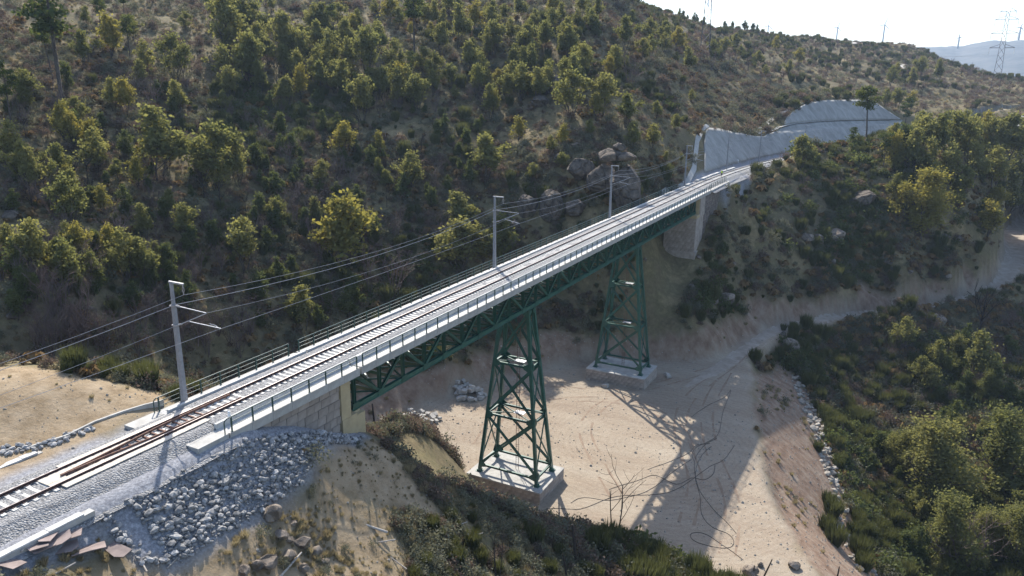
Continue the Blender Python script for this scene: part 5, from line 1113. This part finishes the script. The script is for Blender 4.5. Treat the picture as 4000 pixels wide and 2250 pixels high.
# trees one can point at
N1 = [('pine', 243, 400, 430, 'tallest pine with a dark bare trunk on the upper left slope', 0), ('oak', 621, 716, 245, 'tall two tiered pale oak in the middle of the left slope', 2), ('oak', 854, 728, 215, 'loose crowned oak right of the two tiered oak', 3), ('oak', 957, 1064, 195, 'isolated bright oak above the wires near the first mast', 0), ('oaky', 1349, 1066, 285, 'slender tree with a bright yellow green top above the railing', 0),
      ('oak', 1796, 1060, 200, 'broad pale tree just left of the second mast', 3), ('oak', 1785, 912, 150, 'narrow tree rising behind the broad pale tree', 2), ('oak', 1956, 1044, 195, 'pale tree right behind the second mast', 1), ('oaky', 1884, 1028, 95, 'small yellow tree between the pale trees at the second mast', 1), ('oak', 1599, 748, 145, 'pale round tree beside a rock in the gully', 1), ('oak', 1511, 748, 78, 'small pale tree left of the round gully tree', 2), ('oaky', 1345, 612, 125, 'flat topped yellow green tree over the dark gully', 0),
      ('oak', 2230, 457, 165, 'large multi stemmed oak in the sun above the outcrop', 3), ('oak', 2351, 452, 148, 'round headed oak right of the large multi stemmed oak', 0), ('oak', 2033, 393, 130, 'oak beside the shadowed rock slab', 1), ('oak', 1893, 716, 175, 'tall oak left of the rock wall', 4), ('oaky', 2022, 551, 88, 'yellow green oak below the rock slab', 1), ('oak', 2442, 499, 118, 'oak standing above the rock outcrop', 4), ('oak', 2468, 582, 98, 'bushy oak just behind the outcrop top', 3), ('oak', 2545, 578, 85, 'bushy oak right of the outcrop', 1),
      ('oak', 1190, 1292, 165, 'pale slender tree by the end of the near railing', 2), ('pine', 1619, 220, 225, 'tall pine rising above the oaks of the slope', 1), ('dk', 2328, 147, 58, 'dark round tree high on the slope', 1), ('pine', 3382, 580, 195, 'leaning lone pine in front of the cutting', 2), ('oak', 3119, 672, 122, 'lone oak on the spur crest beside the cutting', 4), ('pine', 3325, 582, 72, 'small dark pine beside the tan bank', 0),
      ('bigy', 3600, 935, 225, 'large spreading yellow tree on the spur', 0), ('oaky', 3850, 925, 115, 'yellow green tree right of the large yellow tree', 1), ('oaky', 3880, 840, 90, 'small orange tinged tree behind the yellow one', 0), ('big', 3640, 1975, 295, 'big bright green tree in the valley bottom', 3), ('big', 3905, 1910, 265, 'pale tall tree right of the big bright green one', 2), ('oaky', 3780, 1945, 105, 'yellow green bush tree in front of the big valley tree', 1), ('big', 3690, 2240, 270, 'dull green tree above the bare bush', 4), ('big', 3965, 2240, 225, 'yellow green tree at the lower picture corner', 0), ('oak', 3800, 1490, 160, 'pale tree on the slope below the dead pine', 2), ('dead', 3815, 1340, 290, 'dead burnt pine trunk standing before the road', 0),
      ('sap', 2400, 2110, 390, 'dead forked saplings standing in front of the platform', 0), ('sap', 1945, 2262, 280, 'dead blackened saplings at the bottom of the shrub slope', 0), ('bare', 3750, 2262, 220, 'bare grey bush at the bottom of the valley', 1), ('bare', 1545, 1150, 210, 'wide bare brown tree just above the railing', 1), ('bare', 2462, 354, 125, 'domed bare tree on the slope below the pylon', 1), ('pine', 3450, 655, 120, 'thin dark pine on the spur crest', 1), ('pine', 3530, 525, 115, 'pine at the right end of the cutting', 0), ('dk', 3520, 640, 130, 'dark upright tree beside the cutting end', 2)]
for kind, u, v, h, l, k in N1: tree(kind, u, v, h, l, 0 if kind in ('big', 'bigy') else k, wide=1.15 if 'broad' in l or 'spreading' in l or 'big' in l else 1.)
# further leafy trees seen one by one
N2 = [(1914, 468, 112), (2302, 535, 58), (2196, 670, 64), (2080, 716, 68), (2152, 602, 62), (2266, 282, 58), (2400, 292, 92), (2380, 305, 70), (2437, 204, 108), (2597, 183, 78), (2535, 172, 78), (2649, 209, 82), (2059, 224, 102), (2126, 209, 102), (1930, 219, 112), (2214, 219, 82), (2022, 90, 92), (2090, 116, 62), (2193, 105, 72), (2271, 64, 62), (2333, 85, 72), (1924, 95, 72), (1970, 95, 62),
      (972, 152, 150), (931, 150, 112), (967, 312, 142), (1112, 250, 150), (1148, 262, 108), (1231, 137, 92), (1262, 132, 92), (1288, 292, 132), (1438, 323, 175), (1542, 292, 108), (1728, 219, 102), (1790, 188, 132), (1400, 132, 72), (1521, 95, 92), (1418, 478, 148), (1630, 447, 128), (1655, 292, 88), (1775, 395, 52), (885, 209, 178), (688, 317, 140), (570, 292, 98), (875, 338, 122), (983, 338, 160), (932, 727, 132), (430, 224, 122), (466, 716, 72), (1830, 300, 110), (1860, 120, 90), (1700, 120, 90), (1640, 90, 80), (1760, 60, 80), (1480, 210, 100), (1350, 220, 110), (1880, 330, 100), (1990, 170, 80), (2150, 60, 60), (1010, 240, 110), (1180, 390, 110), (1240, 330, 110), (1340, 390, 120), (1500, 400, 110), (1560, 370, 100), (1700, 330, 100),
      (3600, 620, 130), (3660, 640, 140), (3720, 610, 130), (3780, 650, 140), (3850, 640, 130), (3920, 660, 150), (3980, 640, 140), (3560, 680, 130), (3620, 700, 120), (3700, 720, 120), (3790, 730, 120), (3880, 740, 120), (3950, 760, 130), (3490, 660, 110), (3640, 760, 100), (3760, 790, 100), (3930, 850, 110), (3990, 830, 110), (3840, 560, 90), (3690, 560, 90), (3580, 560, 100), (3760, 540, 80), (3120, 260, 60), (3030, 200, 50), (3080, 300, 55), (2960, 260, 50), (3480, 335, 60), (3590, 310, 70), (3660, 330, 75), (3560, 340, 60), (3500, 300, 45), (3460, 420, 60), (3500, 430, 70), (3560, 430, 60), (2990, 300, 40), (2890, 230, 45), (2830, 215, 60), (2780, 225, 60), (2870, 190, 50), (2560, 470, 60), (2640, 520, 60), (2700, 400, 40), (2600, 640, 40), (2660, 640, 34), (1480, 700, 70), (1260, 720, 80), (1080, 880, 90), (1230, 860, 80)]
for u, v, h in N2: tree('oak' if random.random() < .85 else 'oaky', u, v, h)
def rnd(kind, n, boxes, h0, h1):
    wt = np.array([(b[1]-b[0])*(b[3]-b[2]) for b in boxes], float); wt /= wt.sum()
    for _ in range(n):
        b = boxes[rng.choice(len(boxes), p=wt)]; u, v = random.uniform(b[0], b[1]), random.uniform(b[2], b[3]); p = hit(u, v)
        if p is None or bil(MK['wild'], p[0], p[1])[0] < .6 or bil(MK['bank'], p[0], p[1])[0] > .4: continue
        D = np.linalg.norm(p-CAM); tree(kind, u, v, random.uniform(h0, h1)*FPX/D, p=p)
rnd('oak', 95, [(850, 2350, 40, 420), (1900, 2700, 100, 330)], 4, 8); rnd('oak', 40, [(0, 900, 100, 1150)], 3, 7)
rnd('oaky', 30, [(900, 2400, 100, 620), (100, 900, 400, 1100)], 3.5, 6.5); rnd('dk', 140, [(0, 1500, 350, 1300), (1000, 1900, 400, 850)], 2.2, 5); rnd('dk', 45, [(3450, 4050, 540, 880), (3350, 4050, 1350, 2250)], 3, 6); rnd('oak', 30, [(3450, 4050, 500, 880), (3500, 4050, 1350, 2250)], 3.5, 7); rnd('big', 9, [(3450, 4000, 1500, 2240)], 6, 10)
rnd('bare', 130, [(0, 1900, 300, 1250), (2480, 2820, 200, 390)], 3, 7); rnd('bare', 40, [(150, 1000, 1280, 1400)], 4, 7); rnd('bare', 30, [(2850, 3150, 690, 900), (3450, 4050, 1200, 1600)], 3, 6); rnd('dead', 60, [(2750, 4000, 190, 420)], 5, 10); rnd('bare', 60, [(2750, 4000, 190, 430)], 5, 9); rnd('dead', 60, [(50, 1800, 250, 900)], 4, 8); rnd('pine', 10, [(0, 1700, 50, 500)], 7, 11)
# skyline trees
for u, v, h, kd in ((3373, 158, 26, 'pine'), (3400, 157, 34, 'oak'), (3440, 160, 32, 'pine'), (3455, 160, 34, 'dk'), (3468, 158, 28, 'pine'), (3485, 156, 30, 'oak'), (3500, 158, 28, 'dk'), (3520, 158, 26, 'pine'), (3340, 156, 14, 'dk'), (3575, 172, 16, 'oak'), (3610, 180, 24, 'bare'), (3690, 196, 22, 'bare'), (3250, 150, 14, 'dk'), (3200, 146, 14, 'oak'), (3150, 144, 14, 'dk'), (3100, 142, 16, 'oak'), (3050, 138, 16, 'dk'), (3000, 134, 14, 'bare')):
    tree(kd, u, v+6, h)
for k in range(46):
    u = random.uniform(2380, 2960); b = None
    for v in range(0, 260, 3):
        b = hit(u, v)
        if b is not None: break
    if b is not None: tree(random.choice(('oak', 'dk', 'dk', 'bare')), u, v, random.uniform(14, 34), p=b)
print('trees', treecount)
# ------------------------------------------------------------------ ground cover
SH = {k: [shrub_mesh(k, 400+37*i+len(k)) for i in range(2)] for k in ('broom', 'grass', 'straw', 'scrub', 'heath', 'leafy', 'fern')}
def cover_candidates(n, x0, x1, y0, y1):
    x = rng.uniform(x0, x1, n); y = rng.uniform(y0, y1, n); z = height(x, y); P = np.c_[x, y, z]-CAM; dz = P@cF; dz_ = np.maximum(dz, 1)
    u = 2000+FPX*(P@cR)/dz_; v = 1125-FPX*(P@cU)/dz_; k = (dz > 5) & (u > -150) & (u < 4150) & (v > -150) & (v < 2400)
    return x[k], y[k], z[k], u[k], v[k], dz[k]
def scatter(name, me, P, S, label, cat):
    """one mass of plants: instances of a plant on points"""
    pm = bpy.data.meshes.new(name); pm.from_pydata([tuple(p) for p in P], [], []); 
    a = pm.attributes.new('size', 'FLOAT', 'POINT'); a.data.foreach_set('value', np.asarray(S, np.float32)); a = pm.attributes.new('turn', 'FLOAT', 'POINT'); a.data.foreach_set('value', rng.uniform(0, 6.28, len(P)).astype(np.float32))
    o = bpy.data.objects.new(name, pm); col.objects.link(o); tag(o, label, cat, kind='stuff')
    src = bpy.data.objects.new('shrub_source', me)
    ng = bpy.data.node_groups.new(name, 'GeometryNodeTree'); ng.interface.new_socket('Geometry', in_out='INPUT', socket_type='NodeSocketGeometry'); ng.interface.new_socket('Geometry', in_out='OUTPUT', socket_type='NodeSocketGeometry')
    N = ng.nodes; L = ng.links; gi = N.new('NodeGroupInput'); go = N.new('NodeGroupOutput'); oi = N.new('GeometryNodeObjectInfo'); oi.inputs['Object'].default_value = src; oi.inputs['As Instance'].default_value = True
    ip = N.new('GeometryNodeInstanceOnPoints'); sa = N.new('GeometryNodeInputNamedAttribute'); sa.data_type = 'FLOAT'; sa.inputs[0].default_value = 'size'; ta = N.new('GeometryNodeInputNamedAttribute'); ta.data_type = 'FLOAT'; ta.inputs[0].default_value = 'turn'
    cx = N.new('ShaderNodeCombineXYZ'); L.new(ta.outputs[0], cx.inputs[2]); L.new(gi.outputs[0], ip.inputs['Points']); L.new(oi.outputs['Geometry'], ip.inputs['Instance']); L.new(sa.outputs[0], ip.inputs['Scale']); L.new(cx.outputs[0], ip.inputs['Rotation']); L.new(ip.outputs[0], go.inputs[0])
    md = o.modifiers.new('scatter', 'NODES'); md.node_group = ng; return o
x, y, z, u, v, dz = [np.concatenate(q) for q in zip(cover_candidates(150000, -25, 330, -120, 270), cover_candidates(40000, -14, 62, -46, 14), cover_candidates(26000, 70, 200, -110, -25))]
wild = bil(MK['wild'], x, y); bank = bil(MK['bank'], x, y); tan = bil(MK['tan'], x, y); dirt = bil(MK['dirt'], x, y); sr = bil(MK['sr'], x, y); sc_ = bil(MK['sc'], x, y); dt_ = bil(MK['dt'], x, y); st_ = bil(MK['st'], x, y); nat = bil(MK['nat'], x, y)
ok0 = None; n1 = fbm(x, y, 30, 3, 101); n2 = fbm(x, y, 14, 3, 102); n3 = fbm(x, y, 8, 3, 103); rr_ = rng.random(len(x))
ok = (dirt < .2) & ((sr > .5) | (rr_ < .012)) & (dt_ > 5.0) & (nat < z+.5) & ~((x > 134) & (x < 170) & (np.abs(y) < 4.2)) & ~((x > 5) & (x < 24) & (np.abs(y) < 4.2))
ok &= ~((dz > 180) & (rr_ > .4)); ok &= ~((v < 620) & (u < 2900) & (n3 < .2) & (rng.random(len(x)) < .3)); ok &= ~((dz < 75) & (y < 0) & (n2 < .05) & (rr_ > .35)); ok &= ~((dz < 75) & (y > 0) & (rr_ > .6))
soft = np.where((bank > .4) | (tan > .4), .10, 1.)
ok &= rng.random(len(x)) < np.where(tan > .4, np.where(y > 3, np.where(n3 > .25, .16, .02), np.where(n3 > -.1, .8, .3)), np.where((bank > .4) & (n3 < .2), .02, soft))
right = (u > 2700) & (v > 600); terr = (v < 330) & (u < 950); near = (dz < 75)
green = n1*.8+n2*.5+.3*right-.55*terr+.15*near-.4*((u > 1900) & (u < 2950) & (v < 620))-.25*((u < 1900) & (v < 420))
kind = np.full(len(x), 'grass   '); q = rng.random(len(x))
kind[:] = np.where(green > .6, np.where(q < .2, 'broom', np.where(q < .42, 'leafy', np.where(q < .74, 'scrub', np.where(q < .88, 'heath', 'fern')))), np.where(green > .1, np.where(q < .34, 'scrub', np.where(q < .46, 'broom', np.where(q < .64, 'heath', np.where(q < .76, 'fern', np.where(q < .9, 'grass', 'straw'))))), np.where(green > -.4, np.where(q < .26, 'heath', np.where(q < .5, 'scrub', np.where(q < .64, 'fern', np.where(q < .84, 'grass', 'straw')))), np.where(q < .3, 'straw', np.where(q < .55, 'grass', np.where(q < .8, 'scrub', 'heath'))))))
kind = np.where((tan > .4) | (bank > .5), np.where(q < .6, 'grass', np.where(q < .68, 'scrub', 'straw')), kind)
kind = np.char.strip(kind); ok &= ~((x < 7) & (y < -3.5) & (y > -14) & (rng.random(len(x)) < .5)); kind = np.where((x < 9) & (y < -3.5) & (y > -14), np.where(q < .6, 'grass', np.where(q < .92, 'straw', 'scrub')), kind)
lower = (y < -20) & (x > 60)
kind = np.where(lower & (q > .78) & (bank < .3), 'fern', kind)
fgs = near & (u > 1250) & (v > 1950) & (tan < .3); kind = np.where(fgs, np.where(q < .44, 'scrub', np.where(q < .48, 'broom', np.where(q < .58, 'heath', np.where(q < .84, 'straw', 'grass')))), kind)
size = np.clip(rng.gamma(5, .2, len(x)), .4, 2.1)*(1+np.clip((dz-120)/260, 0, .7)); size *= np.where((tan > .4), .5, 1.)
size = np.where(near, size*.68, size); size = np.where((kind == 'grass') | (kind == 'straw'), np.minimum(size, 1.35)*.8, size); size = np.where((tan > .4) & (y < 3), np.where(n3 > .35, size*1.5, size*.9), size)
CL = {'broom': ('green broom shrubs spread over the slopes', 'shrubs'), 'grass': ('tufts of pale dry grass over the slopes', 'grass'), 'straw': ('taller straw coloured grass on the sunny slopes', 'grass'), 'scrub': ('grey green scrub over the slopes', 'scrub'), 'heath': ('brown heath bushes over the slopes', 'heath'), 'leafy': ('dark leafy undergrowth in the hollows', 'undergrowth'), 'fern': ('orange brown dry bracken over the slopes', 'bracken')}
IND = {'broom': 'green broom shrub', 'scrub': 'grey green rounded shrub', 'leafy': 'dark leafy bush', 'fern': 'dry bracken clump', 'straw': 'tall straw tuft', 'heath': 'brown heath bush', 'grass': 'dry grass tuft'}
ncov = 0
for k in CL:
    m = ok & (kind == k); idx = np.nonzero(m)[0]; score = rng.uniform(.45, 1, len(idx))*size[idx]/dz[idx]*((u[idx] > 0) & (u[idx] < 4000) & (v[idx] > 0) & (v[idx] < 2250)); o_ = idx[np.argsort(-score)]; cut = {'broom': 150, 'scrub': 200, 'leafy': 90, 'fern': 90, 'straw': 90, 'heath': 90, 'grass': 120}[k]
    for i in o_[:cut]:
        rg_ = 'in the foreground' if near[i] and y[i] < -4 else ('in the valley below the dirt road' if lower[i] else region(u[i], v[i])); rg_ = 'on the tan mound' if tan[i] > .4 and y[i] > 3 else rg_
        s = float(size[i]); o = obj({'broom': 'broom_shrub', 'scrub': 'scrub_bush', 'leafy': 'leafy_bush', 'fern': 'bracken_clump', 'straw': 'straw_tuft', 'heath': 'heath_bush', 'grass': 'grass_tuft'}[k], random.choice(SH[k]), None, loc=(x[i], y[i], z[i]-.03), rz=random.uniform(0, 6), scale=s); tag(o, ('big ' if s > np.quantile(size[o_[:cut]], .66) else 'middling ' if s > np.quantile(size[o_[:cut]], .33) else 'low ')+IND[k]+' '+SHORT.get(rg_, rg_)+', '+where(u[i], v[i]), 'grass tuft' if k in ('grass', 'straw') else 'bracken' if k == 'fern' else 'shrub', IND[k]+'s '+rg_)
    o_ = o_[cut:]; h_ = len(o_)//2; ncov += len(o_)
    for part_, me in zip((o_[0::2], o_[1::2]), SH[k]): scatter('ground_cover_'+k, me, np.c_[x[part_], y[part_], z[part_]-.04], size[part_], *CL[k])
# bright green brooms at the foot of the fill
for k, (u_, v_, h_) in enumerate(((3235, 1975, 1.5), (3252, 2020, 1.9), (3228, 2075, 1.6), (3262, 2125, 1.9), (3330, 2095, 1.5), (3352, 2165, 1.9), (3372, 2225, 1.7), (3120, 1420, 1.), (3180, 1590, 1.), (3195, 1760, 1.2), (3060, 1290, 1.), (3100, 1280, .9))):
    p = hit(u_, v_); tag(obj('broom_shrub', SH['broom'][k % 2], None, loc=(p[0], p[1], p[2]-.05), rz=k*1.3, scale=(h_*1.2, h_*1.2, h_*1.1)), ('bright green broom bush at the foot of the fill, ' if v_ > 1900 else 'green broom bush among the pale stones of the fill, ')+('first', 'second', 'third', 'fourth', 'fifth', 'sixth', 'seventh', 'eighth', 'ninth', 'tenth', 'eleventh', 'twelfth')[k]+' listed downwards' if False else ('bright green broom bush at the foot of the fill' if v_ > 1900 else 'green broom bush among the stones at the fill edge'), 'shrub', 'green brooms along the fill')
# farther slopes
x, y, z, u, v, dz = cover_candidates(60000, 120, 1000, -250, 520); m = (dz > 235) & (np.hypot(x-60, y) > 150) & (bil(MK['dt'], x, y) > 6) & (bil(MK['nat'], x, y) < z+.5) & ((x > 330) | (y > 270) | (y < -120)); x, y, z, dz = x[m], y[m], z[m], dz[m]; q = rng.random(len(x)); g = fbm(x, y, 60, 3, 111)
for k, mm in (('heath', (q < .4)), ('scrub', (q >= .4) & (q < .62)), ('broom', (q >= .62) & (q < .62+.2*(g > 0))), ('straw', q > .84)):
    scatter('far_cover_'+k, SH[k][0], np.c_[x[mm], y[mm], z[mm]], rng.uniform(1.2, 2.6, mm.sum()), CL[k][0].replace('over the slopes', 'on the far hillsides').replace('spread on', 'on'), CL[k][1]); ncov += int(mm.sum())
# pebbles on the bare dirt
x, y, z, u, v, dz = cover_candidates(24000, 44, 150, -60, 28); q = (bil(MK['dirt'], x, y) > .6)|(bil(MK['bank'], x, y) > .5); q &= (fbm(x, y, 12, 3, 131) > rng.uniform(-.9, .9, len(x)))|(bil(MK['sf'], x, y) < 0)
x, y, z = x[q], y[q], z[q]; scatter('pebbles', PB[0], np.c_[x, y, z], np.clip(rng.gamma(1.6, .035, len(x)), .02, .26), 'small loose stones strewn over the dirt platform', 'pebbles')
x, y, z, u, v, dz = cover_candidates(9000, -14, 40, -30, 24); q = (bil(MK['tan'], x, y) > .3) & (bil(MK['sr'], x, y) > .3); x, y, z = x[q], y[q], z[q]; scatter('pebbles', PB[1], np.c_[x, y, z], np.clip(rng.gamma(1.6, .018, len(x)), .02, .14), 'small loose stones on the tan earth by the track', 'pebbles')
print('cover', ncov)
# ------------------------------------------------------------------ far things
def lattice_tower(p, h, w0, w1, arms, label, rz):
    t = empty('lattice_pylon', tuple(p), label, 'pylon', 'power line pylons on the hills'); co, si = math.cos(rz), math.sin(rz)
    def at(a, b, z): return (p[0]+a*co-b*si, p[1]+a*si+b*co, p[2]+z)
    def w(z): return (w0+(w1-w0)*min(1, z/(h*.8)))/2
    for sx, sy in ((-1, -1), (1, -1), (1, 1), (-1, 1)):
        wpart('leg', MB().tube([at(sx*w(z), sy*w(z), z) for z in (-1, h*.4, h*.8, h)], .09, 4), M['lattice'], t)
    n = 12; zz = [h*(1-(1-k/n)**1.25) for k in range(n+1)]; m = MB()
    for z0, z1 in zip(zz[:-1], zz[1:]):
        for (a, b), (c, d) in (((-1, -1), (1, -1)), ((1, -1), (1, 1)), ((1, 1), (-1, 1)), ((-1, 1), (-1, -1))):
            m.tube([at(a*w(z0), b*w(z0), z0), at(c*w(z1), d*w(z1), z1)], .07, 3); m.tube([at(c*w(z0), d*w(z0), z0), at(a*w(z1), b*w(z1), z1)], .07, 3)
    tag(wpart('bracing', m, M['lattice'], t), kind='stuff')
    for z, L_ in arms:
        for s in (-1, 1):
            a = wpart('cross_arm', MB().tube([at(w(z)*s, 0, z), at(L_*s, 0, z)], .13, 4).tube([at(w(z)*s, 0, z+1.8), at(L_*s, 0, z)], .10, 4), M['lattice'], t)
            wpart('insulator_string', MB().tube([at(L_*s*.98, 0, z-.1), at(L_*s*.98, 0, z-3.2)], .14, 5), M['white'], a)
    return [at(L_*s*.98, 0, z-3.2) for z, L_ in arms for s in (-1, 1)]
pb = hit(2752, 216); a1 = lattice_tower(pb, 46, 4.2, 1.5, ((24, 3.4), (34, 4.6), (42, 3.4)), 'thin lattice pylon cut by the top edge of the picture', .3)
pb2 = hit(3882, 372); D2 = np.linalg.norm(pb2-CAM); hh = (372-116)*D2/FPX; a2 = lattice_tower(pb2, hh, 4.6, 1.8, ((hh*.57, hh*.135), (hh*.74, hh*.145), (hh*.9, hh*.125), (hh*.995, hh*.085)), 'lattice pylon with wide arms in front of the blue mountain', 1.5)
for k, (a, b) in enumerate(zip(a1, a2[:6])):
    pts = [np.array(a)+(np.array(b)-np.array(a))*t_-np.array((0, 0, 34*t_*(1-t_))) for t_ in np.linspace(0, 1, 24)]
    tag(obj('power_line', MB().tube(pts, .024, 3), M['lattice']), 'faint power line strung between the two pylons', 'power line', 'power lines between the pylons')
# distant mountain range
mp_ = [(2700, 215), (2900, 205), (3050, 200), (3250, 192), (3400, 190), (3560, 186), (3640, 183), (3700, 183), (3760, 179), (3800, 170), (3840, 162), (3880, 157), (3905, 161), (3940, 160), (3965, 155), (4000, 158), (4060, 164), (4150, 175), (4300, 190), (4500, 215)]
us = np.arange(2700, 4500, 9); vr = np.interp(us, [p[0] for p in mp_], [p[1] for p in mp_])+vnoise(us/22., us*0, 5)*1.6+vnoise(us/60., us*0, 6)*1.5
m = MB(); rows = np.linspace(-1, 1, 25); DM = 4200.
for u_, v_ in zip(us, vr):
    top = PD(u_, v_, DM)
    for r_ in rows:
        d = DM+r_*1500; q = PD(u_, v_, d); k = 1-abs(r_)**.9; zz = -70+(top[2]+70)*k; zz += float(fbm(q[0], q[1], 420, 4, 9))*26*min(1, abs(r_)*3)*(1-abs(r_)); m.v.append((q[0], q[1], zz))
nr = len(rows)
for i in range(len(us)-1):
    for j in range(nr-1): m.f.append((i*nr+j, i*nr+nr+j, i*nr+nr+j+1, i*nr+j+1))
tag(obj('mountain', m, mat('mountain_heath', (.11, .105, .095), 1., color2=(.05, .055, .05), scale=.012, detail=9, bump=4, bscale=.02), smooth=True), kind='structure')
def turbine(u, v_hub, v_base, D, phase, label):
    hub = PD(u, v_hub, D); base = PD(u, v_base, D); H = hub[2]-base[2]; t = empty('wind_turbine', (hub[0], hub[1], base[2]-20), label, 'wind turbine', 'wind turbines on the skyline')
    wpart('tower', MB().tube([(hub[0], hub[1], base[2]-20), (hub[0], hub[1], hub[2])], [4.4, 2.8], 10), M['tur'], t)
    f = (CAM-hub)/np.linalg.norm(CAM-hub); wpart('nacelle', MB().beam(hub-f*5+np.array((0, 0, .5)), hub+f*4+np.array((0, 0, .5)), 3.6, 3.6), M['tur'], t)
    hb = hub+f*5.2; wpart('hub', MB().tube([hb-f*1.4, hb, hb+f*1.6], [1.5, 1.6, .5], 8), M['tur'], t)
    s_ = np.cross(f, (0, 0, 1)); s_ /= np.linalg.norm(s_); up_ = np.cross(s_, f)
    for k in range(3):
        a = phase+k*2*math.pi/3; d = s_*math.sin(a)+up_*math.cos(a); c = np.cross(d, f); b = MB(); L_ = H*.42
        b.add([hb+d*1+c*1.2+f*.3, hb+d*1-c*1.2+f*.3, hb+d*L_*.25-c*2.4+f*.2, hb+d*L_-c*.3, hb+d*L_+c*.2, hb+d*L_*.25+c*1.6+f*.2]+[hb+d*1+c*1.2-f*.3, hb+d*1-c*1.2-f*.3, hb+d*L_*.25-c*2.4-f*.1, hb+d*L_-c*.3-f*.2, hb+d*L_+c*.2-f*.2, hb+d*L_*.25+c*1.6-f*.1], [(0, 1, 2, 3, 4, 5), (11, 10, 9, 8, 7, 6)]+[(i, (i+1) % 6, 6+(i+1) % 6, 6+i) for i in range(6)])
        wpart('blade', b, M['tur'], t)
turbine(3273, 106, 190, 4150, -.35, 'wind turbine farthest left of the row, above bare brush'); turbine(3457, 96, 188, 4150, -.3, 'wind turbine rising behind the ridge pines'); turbine(3748, 145, 182, 4150, .1, 'small wind turbine on the blue mountain slope'); turbine(3988, 106, 160, 4200, -.35, 'wind turbine on the mountain top beside the pylon'); turbine(3002, 100, 198, 4150, -.2, 'wind turbine half hidden behind the skyline brush')
# ------------------------------------------------------------------ air
hz = MB().bb(-3300, 6800, -4300, 4800, -75, 620); hm = bpy.data.materials.new('haze'); hm.use_nodes = True; hn = hm.node_tree.nodes
for n_ in list(hn):
    if n_.type == 'BSDF_PRINCIPLED': hn.remove(n_)
pv = hn.new('ShaderNodeVolumePrincipled'); pv.inputs['Color'].default_value = (.56, .74, 1, 1); pv.inputs['Density'].default_value = 1.05e-4; pv.inputs['Anisotropy'].default_value = .2
hm.node_tree.links.new(pv.outputs[0], hn['Material Output'].inputs['Volume'])
tag(obj('haze', hz, hm), 'thin pale haze over the whole valley', 'haze', kind='stuff')
